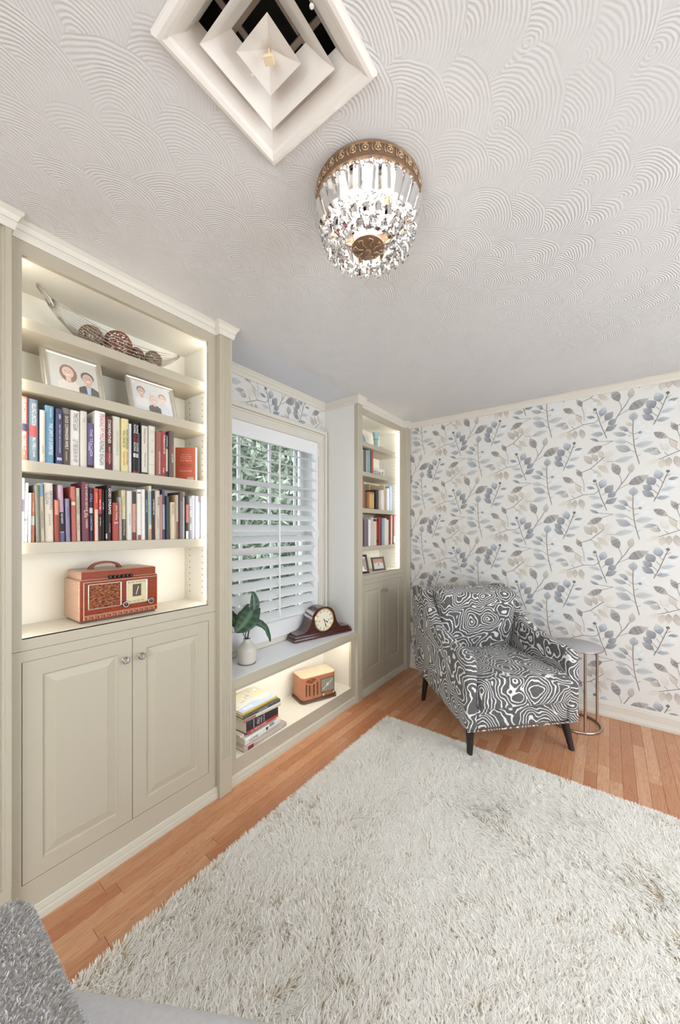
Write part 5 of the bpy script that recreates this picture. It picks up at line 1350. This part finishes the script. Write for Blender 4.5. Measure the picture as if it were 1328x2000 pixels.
# ================================================================== RED TABLE RADIO
ra = thing('tabletop_radio', 'red mahogany vintage radio with carrying handle on the left bookcase', 'radio', (-.163, .679, .9927), group='vintage radios')
FX = .086
obj('foot', MB().box(-.078, FX - .006, -.148, .148, 0, .009), M['radio_base'], ra)
obj('cabinet', MB().box(-.086, FX, -.158, .158, .008, .176, .008, 3), M['radio_pale'], ra, smooth=35)
obj('cabinet_upper', MB().box(-.080, FX - .003, -.149, .149, .172, .211, .008, 3), M['radio_pale'], ra, smooth=35)
obj('upper_front', MB().box(FX - .004, FX - .0005, -.147, .147, .177, .208, .001), M['radio_red'], ra)
fp = obj('front_panel', MB().box(FX - .001, FX + .004, -.153, .153, .010, .173, .002), M['radio_red'], ra)
fr_ = MB()
fr_.box(FX + .003, FX + .0065, -.142, .152, .028, .031, .001).box(FX + .003, FX + .0065, -.142, .152, .164, .167, .001).box(FX + .003, FX + .0065, -.1425, -.139, .012, .167, .001)
obj('panel_bead', fr_, M['radio_pale'], fp)
def cloth_mat():
    m, t = newmat('grille_cloth', (150, 84, 50), .8)
    v = t.coord(); n_ = t.noise(t.mapping(v, (1, 90, 200)), 1.0, 3, .7, .6)
    t.s(t.p.inputs['Base Color'], t.ramp(n_, [(.4, lin((66, 30, 18))), (.55, lin((150, 84, 48))), (.7, lin((190, 122, 74)))]))
    t.bump(n_, .6, .002); return m
M['cloth'] = cloth_mat()
obj('grille_cloth', MB().box(FX + .003, FX + .0052, -.124, -.004, .056, .154), M['cloth'], ra)
gf = MB()
for (a, b, c_, d_) in ((-.127, -.123, .053, .157), (-.006, -.001, .053, .157), (-.127, -.001, .053, .0565), (-.127, -.001, .1535, .157)): gf.box(FX + .003, FX + .0085, a, b, c_, d_, .001)
obj('grille_frame', gf, M['chrome'], ra)
dl = obj('dial', MB().box(FX + .003, FX + .0060, .021, .103, .056, .154), pmat('dial_ivory', (206, 192, 152), .4, var=.1, scale=60), ra)
df = MB()
for (a, b, c_, d_) in ((.018, .022, .053, .157), (.102, .108, .053, .157), (.018, .106, .053, .057), (.018, .106, .153, .157)): df.box(FX + .003, FX + .0085, a, b, c_, d_, .001)
obj('dial_frame', df, M['chrome'], ra)
dk = MB().box(FX + .006, FX + .0066, .044, .080, .084, .138)
obj('dial_scale', dk, pmat('dial_brown', (84, 62, 42), .5), dl)
obj('dial_pointer', MB().tube([(FX + .0075, .058, .092), (FX + .0075, .068, .128)], .0014, 5), M['page'], dl)
for k, s in enumerate(('55', '60', '70', '80', '100')): text('dial_numeral', s, cmat((70, 54, 40), .5, 'ink'), dl, (FX + .0064, .030 + k * .0155, .147), (0, 1, 0), (0, 0, 1), .011, .006)
for k, s in enumerate(('120', '140', '160', '170')): text('dial_numeral', s, cmat((70, 54, 40), .5, 'ink'), dl, (FX + .0064, .032 + k * .018, .064), (0, 1, 0), (0, 0, 1), .012, .006)
for y in (.013, .119):
    mb = MB(); mb.M = Matrix.Translation((FX + .003, y, .056)) @ Matrix.Rotation(PI / 2, 4, 'Y'); mb.lathe([(0, 0), (.014, 0), (.014, .010), (.012, .014), (0, .014)], 20)
    kn = obj('knob', mb, M['chrome'], ra, smooth=40)
    mb = MB(); mb.M = Matrix.Translation((FX + .017, y, .056)) @ Matrix.Rotation(PI / 2, 4, 'Y'); mb.lathe([(0, 0), (.0095, 0), (.008, .004), (0, .005)], 16)
    obj('knob_cap', mb, pmat('bakelite_%d' % int(y * 1000), (70, 22, 18), .25), kn, smooth=40)
for k in range(6):
    obj('push_button', MB().box(FX - .004, FX + .010, -.044 + k * .0165 - .0068, -.044 + k * .0165 + .0068, .173, .186, .004, 2), M['black_wood'], ra, smooth=40)
for k in range(13):
    y = -.131 + k * .0218
    kk = obj('fretwork_key', MB().box(FX + .004, FX + .0065, y - .0095, y + .0095, .013, .027, .0008), M['radio_oak'], ra)
    obj('key_notch', MB().box(FX + .0062, FX + .0068, y - .006, y + .001, .015, .024), M['radio_red'], kk)
hp_ = []
for k in range(13):
    a = PI * k / 12
    hp_.append((-.005, -.030 - .066 * math.cos(a), .208 + .034 * math.sin(a)))
mb = MB(); lo_ = []
for i, p in enumerate(hp_):
    q = math.sin(PI * i / 12); th = .013 - .004 * q
    lo_.append([(p[0] - .009, p[1], p[2]), (p[0] + .009, p[1], p[2]), (p[0] + .009, p[1] * 1.0 + (.022 if i < 6 else -.022 if i > 6 else 0) * (1 - q), p[2] - th * q), (p[0] - .009, p[1] + (.022 if i < 6 else -.022 if i > 6 else 0) * (1 - q), p[2] - th * q)])
mb.rings(lo_, cap0=True); obj('handle', mb, M['radio_red'], ra, smooth=40)

# ================================================================== SMALL GOLDEN RADIO ON THE BENCH SHELF
th = math.radians(-20.42)
P0 = Vector((-.113, 1.864)); dv = Vector((.349, .937)); nv = Vector((.937, -.349))
cen = P0 + dv * .150 - nv * .085
rb = thing('tabletop_radio', 'small golden wooden vintage radio with arched grille under the window bench', 'radio', (cen.x, cen.y, .1304), th, 'vintage radios')
def rrect(y0, y1, x0, x1, r, n=6):
    pts = []
    for (cx, cy, a0) in ((x1 - r, y1 - r, 0),): pts += [(cx + r * math.cos(a0 + PI / 2 * k / n), cy + r * math.sin(a0 + PI / 2 * k / n)) for k in range(n + 1)]
    pts += [(x0, y1), (x0, y0)]
    pts += [(x1 - r + r * math.cos(-PI / 2 + PI / 2 * k / n), y0 + r + r * math.sin(-PI / 2 + PI / 2 * k / n)) for k in range(n + 1)]
    return pts
obj('plinth', MB().prism(rrect(-.150, .150, -.083, .085, .034), 'z', 0, .016).prism(rrect(-.145, .145, -.080, .080, .032), 'z', .016, .022), M['radio_base'], rb, smooth=40)
obj('plinth_step', MB().box(.06, .092, -.04, .135, 0, .014, .006, 2), M['radio_base'], rb, smooth=40)
body = MB().prism(rrect(-.140, .140, -.078, .073, .030), 'z', .022, .178)
obj('cabinet', body, M['radio_oak'], rb, smooth=35)
obj('cabinet_top', MB().prism(rrect(-.1415, .1415, -.079, .0745, .031), 'z', .178, .184), M['radio_top'], rb, smooth=35)
GX = .073
ar_ = [(-.114, .150), (-.106, .158), (-.09, .165), (-.066, .170), (-.04, .167), (-.022, .157), (-.046, .138), (-.064, .131), (-.082, .133), (-.096, .141)]
obj('arched_grille', MB().prism(ar_, 'x', GX, GX + .0012), M['cloth'], rb)
for (y, z0, z1) in ((-.108, .046, .134), (-.083, .044, .124), (-.047, .042, .124), (-.018, .042, .134)):
    obj('grille_slot', MB().box(GX, GX + .0012, y - .006, y + .006, z0, z1, .0005), M['radio_base'], rb)
obj('grille_bar', MB().box(GX, GX + .006, -.073, -.058, .016, .128, .003, 2), M['radio_oak'], rb, smooth=40)
obj('grille_arch', MB().tube([(GX + .002, -.100, .138), (GX + .003, -.084, .128), (GX + .003, -.064, .126), (GX + .003, -.044, .130), (GX + .003, -.030, .146), (GX + .003, -.016, .160)], .0034, 6), M['radio_oak'], rb, smooth=True)
dlr = obj('dial', MB().box(GX, GX + .0016, .012, .122, .050, .146), pmat('dial_silver', (146, 146, 132), .35, .2, var=.1, scale=40), rb)
dfr = MB()
for (a, b, c_, d_) in ((.009, .013, .047, .149), (.121, .125, .047, .149), (.009, .125, .047, .051), (.009, .125, .145, .149)): dfr.box(GX, GX + .003, a, b, c_, d_, .0008)
obj('dial_frame', dfr, M['radio_base'], rb)
obj('dial_pointer', MB().tube([(GX + .003, .026, .070), (GX + .003, .108, .130)], .0016, 5), M['page'], dlr)
mb = MB(); mb.M = Matrix.Translation((GX + .001, .067, .100)) @ Matrix.Rotation(PI / 2, 4, 'Y'); mb.lathe([(.007, 0), (.011, 0), (.011, .003), (.007, .003)], 18, close=False); obj('dial_hub', mb, M['page'], dlr)
for (y, z) in ((.030, .034), (.115, .034)):
    mb = MB(); mb.M = Matrix.Translation((GX + .0, y, z)) @ Matrix.Rotation(PI / 2, 4, 'Y'); mb.lathe([(0, 0), (.012, 0), (.011, .010), (.006, .014), (0, .014)], 14); obj('knob', mb, M['chrome'], rb, smooth=40)

# ================================================================== MANTEL CLOCK
th = math.radians(-15.26)
P0 = Vector((-.146, 1.823)); dv = Vector((.263, .965)); nv = Vector((.965, -.263))
cen = P0 + dv * .262 - nv * .066
ck = thing('mantel_clock', 'dark cherry tambour mantel clock with round cream dial on the window bench', 'clock', (cen.x, cen.y, .5704), th)
CF = .054
obj('base', MB().box(-.066, .066, -.262, .262, 0, .022, .005, 2), M['clock'], ck, smooth=40)
obj('base_moulding', MB().box(-.061, .061, -.253, .253, .021, .038, .003, 2), M['clock'], ck, smooth=40)
half = [(.238, .036), (.238, .050), (.190, .052), (.160, .058), (.135, .078), (.118, .110), (.108, .140), (.101, .165), (.088, .190), (.068, .208), (.040, .220), (0.0, .224)]
def smoothp(P, it=2):
    for _ in range(it):
        Q = [P[0]]
        for a, b in zip(P[:-1], P[1:]): Q += [(a[0] * .75 + b[0] * .25, a[1] * .75 + b[1] * .25), (a[0] * .25 + b[0] * .75, a[1] * .25 + b[1] * .75)]
        Q.append(P[-1]); P = Q
    return P
hs = half[:2] + smoothp(half[2:])
polyc = [(y, z) for y, z in hs] + [(-y, z) for y, z in reversed(hs[:-1])]
obj('case', MB().prism(polyc, 'x', -.056, CF), M['clock'], ck, smooth=35)
mb = MB(); mb.M = Matrix.Translation((CF, 0, .128)) @ Matrix.Rotation(PI / 2, 4, 'Y')
mb.lathe([(.078, 0), (.087, 0), (.087, .006), (.083, .009), (.079, .006), (.079, .002)], 48, close=False); obj('bezel', mb, pmat('polished_brass', (206, 176, 120), .22, 1.0), ck, smooth=40)
mb = MB(); mb.M = Matrix.Translation((CF + .0005, 0, .128)) @ Matrix.Rotation(PI / 2, 4, 'Y'); mb.lathe([(0, 0), (.080, 0), (.080, .002), (0, .002)], 48)
dlc = obj('dial', mb, pmat('dial_cream', (226, 216, 194), .5, var=.03), ck, smooth=40)
INK = cmat((40, 36, 34), .5, 'ink')
for k, s in enumerate(('XII', 'I', 'II', 'III', 'IV', 'V', 'VI', 'VII', 'VIII', 'IX', 'X', 'XI')):
    a = PI / 2 - k * PI / 6
    text('numeral', s, INK, dlc, (CF + .0032, .066 * math.cos(a), .128 + .066 * math.sin(a)), (0, math.sin(a), -math.cos(a)), (0, math.cos(a), math.sin(a)), .011, .017)
def hand(a, L, w):
    mb = MB(); c_, s_ = math.cos(a), math.sin(a)
    pts = [(-.008, -w * .6), (L * .45, -w * .5), (L * .7, -w * 1.6), (L * .8, -w), (L, 0), (L * .8, w), (L * .7, w * 1.6), (L * .45, w * .5), (-.008, w * .6)]
    mb.prism([(p[0] * c_ - p[1] * s_, .128 + p[0] * s_ + p[1] * c_) for p in pts], 'x', CF + .004, CF + .0055); return mb
obj('minute_hand', hand(math.radians(-72), .066, .0026), INK, dlc)
obj('hour_hand', hand(math.radians(-35), .045, .0034), INK, dlc)
for y in (-.042, .042): obj('winding_arbor', MB().ball((CF + .003, y, .122), .004, 8, 6), INK, dlc)

# ================================================================== VASE AND LEAVES
va = thing('bud_vase', 'small white glazed bottle vase holding leaves on the window bench', 'vase', (-.130, 1.398, .5703))
vp = [(0, 0), (.046, 0), (.052, .004), (.055, .02), (.0575, .05), (.060, .078), (.057, .090), (.046, .104), (.032, .118), (.022, .130), (.0195, .140), (.021, .145), (.018, .146), (.016, .140), (.016, .110), (0, .108)]
obj('body', MB().lathe(vp, 40), pmat('oatmeal_glaze', (208, 202, 192), .22, var=.08, scale=20), va, smooth=50)
obj('foot_ring', MB().lathe([(.047, .0002), (.0535, .0005), (.0535, .004), (.047, .004)], 40, close=False), M['radio_base'], va, smooth=40)
def big_leaf_mat():
    m, t = newmat('alocasia_leaf', (52, 82, 66), .38)
    at = t.n('ShaderNodeVertexColor', layer_name='Col')
    n_ = t.noise(t.coord(), 60, 3)
    t.s(t.p.inputs['Base Color'], t.mix(at.outputs[0], t.mix(n_, lin((34, 58, 44)), lin((58, 84, 64))), lin((110, 140, 112))))
    return m
M['leaf'] = big_leaf_mat()
pl = thing('leaf_spray', 'dark green arrow shaped leaves standing in the white bottle vase', 'plant', (-.130, 1.398, .690))
def big_leaf(pts, normal, wmax, lobes=0.25):
    """blade along a centre curve; pts local to the plant; normal = direction the face looks"""
    P = [Vector(p) for p in pts]; m = 14; vs, fs, cs = [], [], []
    def C(s):
        f_ = s * (len(P) - 1); i = min(int(f_), len(P) - 2); u = f_ - i
        p0 = P[max(i - 1, 0)]; p1 = P[i]; p2 = P[i + 1]; p3 = P[min(i + 2, len(P) - 1)]
        return .5 * ((2 * p1) + (p2 - p0) * u + (2 * p0 - 5 * p1 + 4 * p2 - p3) * u * u + (3 * p1 - p0 - 3 * p2 + p3) * u ** 3)
    nrm = Vector(normal).normalized()
    for i in range(m + 1):
        s = i / m; c = C(s); t = (C(min(1, s + .02)) - C(max(0, s - .02))).normalized(); w = t.cross(nrm).normalized(); n2_ = w.cross(t)
        pw = wmax * (math.sin(PI * (s * .82 + .18)) ** .8 if s < 1 else 0.0)
        back = -t * lobes * wmax * max(0, 1 - s * 5)
        for e in (-1, -.66, -.33, -.04, .04, .33, .66, 1):
            vs.append(c + w * pw * e + back * abs(e) ** 1.5 + n2_ * (.010 * abs(e) + .0016 * math.sin(i * 2.2) * abs(e)))
            v = .75 if abs(e) < .1 else (.30 if (i % 3 == 0 and abs(e) < .9) else 0.0)
            cs.append((v, v, v))
    for i in range(m):
        for j in range(7):
            q = i * 8 + j; fs.append((q, q + 1, q + 9, q + 8))
    me = mesh_colored('leaf', vs, fs, cs)
    o = obj('leaf', me, M['leaf'], pl, smooth=True)
    sol = o.modifiers.new('thickness', 'SOLIDIFY'); sol.thickness = .0008
    return o
big_leaf([(.01, .036, .150), (.012, .046, .21), (.008, .046, .262), (.0, .042, .302)], (.75, -.30, .15), .030)
big_leaf([(.045, .002, .200), (.062, -.040, .166), (.066, -.085, .130), (.06, -.130, .100)], (.62, -.45, .62), .064, .5)
big_leaf([(.018, .006, .118), (.040, .050, .112), (.050, .100, .068), (.045, .140, -.020)], (.55, -.2, .8), .030, .1)
big_leaf([(-.02, -.06, .12), (-.03, -.085, .17), (-.035, -.10, .215)], (.7, -.6, .1), .030)
for p in ([(0, 0, .006), (-.005, -.008, .05), (.03, -.008, .12), (.045, .002, .198)], [(0, .002, .006), (.004, .010, .06), (.01, .036, .152)], [(0, -.002, .006), (.006, .006, .06), (.018, .006, .118)], [(-.003, 0, .006), (-.010, -.02, .06), (-.02, -.058, .12)]):
    obj('stem', MB().tube(p, .0028, 6), pmat('leaf_stem_%d' % len(bpy.data.materials), (38, 58, 48), .5), pl, smooth=True)

# ================================================================== STACK OF BOOKS UNDER THE BENCH
def flat_book(label, cx, cy, z, w, d, t, rotz, col, titles=(), bands=(), cover=None):
    """lying book: spine towards +x, width w along y"""
    root = thing('book', label, 'book', (cx, cy, z), rotz, 'books stacked under the window bench')
    bt = min(.0025, t * .15); g = .004
    out = [(-d, 0), (-.003, 0), (0, .25 * t), (0, .75 * t), (-.003, t), (-d, t), (-d, t - bt), (-.005, t - bt), (-.005, bt), (-d, bt)]
    mb = MB(); mb.prism([(p[0], p[1]) for p in out], 'y', -w / 2, w / 2)
    obj('cover', mb, cmat(col), root)
    obj('pages', MB().box(-d + g, -.005, -w / 2 + g, w / 2 - g, bt, t - bt), M['page'], root)
    for (ya, yb_, za, zb, c) in bands:
        obj('spine_label', MB().box(-.0004, .0006, ya * w, yb_ * w, za * t, zb * t), cmat(c), root)
    for (s, yc_, zc, L, H, c, rot_) in titles:
        r_, u_ = ((0, 1, 0), (0, 0, 1)) if not rot_ else ((0, 0, -1), (0, 1, 0))
        text('spine_lettering', s, cmat(c, .5, 'ink'), root, (.0010, yc_ * w, zc * t), r_, u_, L, H)
    return root
flat_book('pale taupe book at the bottom of the stack under the bench', -.008, 1.447, .1303, .340, .22, .026, math.radians(2.0), (176, 160, 148), [('THE MODERN HOME', .08, .5, .20, .014, (226, 214, 204), False)], [(-.42, -.30, .1, .9, (140, 36, 40))])
flat_book('thick white cookbook lettered HOME in the stack under the bench', -.026, 1.440, .1565, .292, .21, .036, math.radians(4.0), (222, 218, 212), [('HOME', -.28, .45, .070, .016, (110, 104, 98), False)], [(.06, .12, .3, .8, (60, 80, 50)), (.16, .3, .5, .95, (150, 140, 130))])
flat_book('thin cream magazine between the red and white books in the stack', -.050, 1.420, .1928, .270, .20, .010, math.radians(1.0), (226, 216, 200), [], [(-.4, -.1, .2, .8, (200, 60, 60))])
flat_book('thick black and red hardcover in the stack under the bench', -.034, 1.442, .2032, .250, .19, .070, math.radians(2.0), (42, 40, 46), [('ITALIA', -.15, .62, .034, .024, (226, 222, 218), True), ('cucina', -.05, .62, .034, .012, (226, 222, 218), True), ('DU BON VIVRE', -.14, .13, .120, .010, (240, 220, 210), False)], [(-.5, .5, .02, .25, (206, 48, 36)), (-.30, -.285, .3, 1, (200, 198, 196)), (.02, .032, .3, 1, (200, 198, 196))])
flat_book('cream and rose album above the black book in the stack', -.028, 1.438, .2736, .270, .21, .022, math.radians(-3.0), (206, 194, 182), [], [(-.5, -.2, .1, .9, (170, 116, 108))])
flat_book('dark green book second from the top of the stack', -.030, 1.436, .2960, .280, .22, .018, math.radians(-1.0), (70, 78, 70), [('GARDENS', 0, .5, .11, .009, (214, 206, 180), False)], [])
tb = flat_book('gold edged picture book on top of the stack under the bench', -.040, 1.428, .3144, .270, .215, .020, math.radians(1.5), (196, 164, 72), [], [])
vs, fs, cs = [], [], []
def top(pts, col, dz=0.0):
    o = len(vs)
    for p in pts: vs.append((p[0], p[1], .0205 + dz)); cs.append(lin(col)[:3])
    fs.append(tuple(range(o, o + len(pts))))
top([(-.212, -.132), (-.003, -.132), (-.003, .132), (-.212, .132)], (150, 172, 206))
top([(-.212, -.132), (-.05, -.132), (-.07, .0), (-.03, .08), (-.06, .132), (-.212, .132)], (196, 196, 186), .0001)
top([(-.212, -.05), (-.15, -.10), (-.13, .03), (-.09, .08), (-.13, .132), (-.212, .132)], (204, 200, 172), .0002)
rg3 = random.Random(9)
for k in range(40):
    cx_, cy_ = rg3.uniform(-.20, -.06), rg3.uniform(-.12, .12); r_ = rg3.uniform(.004, .014)
    top([(cx_ + r_ * math.cos(q) * rg3.uniform(.6, 1.2), cy_ + r_ * math.sin(q)) for q in [2 * PI * i / 8 for i in range(8)]], rg3.choice([(226, 224, 216), (168, 168, 162), (206, 200, 164), (186, 190, 196)]), .0003 + k * .00001)
obj('cover_print', mesh_colored('cover_print', vs, fs, cs), M['print'], tb)
text('cover_lettering', 'HOTEL', cmat((245, 245, 245), .5, 'ink'), tb, (-.030, -.07, .0212), (0, 1, 0), (-1, 0, 0), .07, .022)

# ================================================================== SMALL THINGS ON THE RIGHT BOOKCASE
pt = thing('blue_plate', 'blue glass plate leaning on the top shelf of the right bookcase', 'plate', (-.150, 2.690, 2.1185), 0, None, (0, math.radians(-14), 0))
mb = MB(); mb.M = Matrix.Translation((0, 0, .066)) @ Matrix.Rotation(PI / 2, 4, 'Y'); mb.lathe([(0, 0), (.03, 0), (.062, .010), (.066, .013), (.064, .014), (.03, .004), (0, .004)], 36)
obj('dish', mb, pmat('blue_glass', (150, 160, 206), .15, var=.1), pt, smooth=50)
obj('plate_stand', MB().tube([(-.03, -.03, .003), (.018, -.03, .003), (.022, -.03, .012)], .002, 5).tube([(-.03, .03, .003), (.018, .03, .003), (.022, .03, .012)], .002, 5).tube([(-.03, -.03, .003), (-.03, .03, .003)], .002, 5), M['chrome'], pt)
gv = thing('glass_vase', 'slim pale teal glass vase on the top shelf of the right bookcase', 'vase', (-.135, 2.905, 2.1185))
obj('body', MB().lathe([(0, 0), (.024, 0), (.026, .006), (.022, .03), (.020, .07), (.024, .11), (.033, .150), (.035, .162), (.032, .163), (.022, .11), (.017, .07), (.018, .02), (0, .012)], 10), pmat('teal_glass', (150, 182, 186), .18, var=.12, scale=30), gv, smooth=50)
obj('ripple_band', MB().lathe([(.0235, .095), (.0262, .100), (.0252, .104)], 10, close=False), pmat('teal_glass_band', (128, 164, 170), .18), gv)
bx_ = thing('trinket_box', 'small pale trinket box beside the teal glass vase', 'box', (-.105, 2.935, 2.1185))
obj('body', MB().box(-.022, .022, -.030, .030, 0, .022, .002), pmat('linen_box', (206, 202, 190), .6), bx_)
obj('lid', MB().box(-.0235, .0235, -.0315, .0315, .021, .030, .002), pmat('linen_lid', (198, 194, 182), .6), bx_)
sg = thing('word_plaque', 'white wooden plaque lettered Blessed on the right bookcase', 'sign', (-.100, 2.800, 1.8654))
obj('board', MB().box(-.008, .008, -.155, .155, 0, .074, .0015), pmat('plaque_white', (216, 212, 202), .6, var=.06, scale=30), sg)
sg.location = (-.100, 2.832, 1.8654)
text('lettering', 'Blessed', cmat((40, 38, 36), .5, 'ink'), sg, (.0085, .0, .036), (0, 1, 0), (.0, .06, 1), .27, .052)
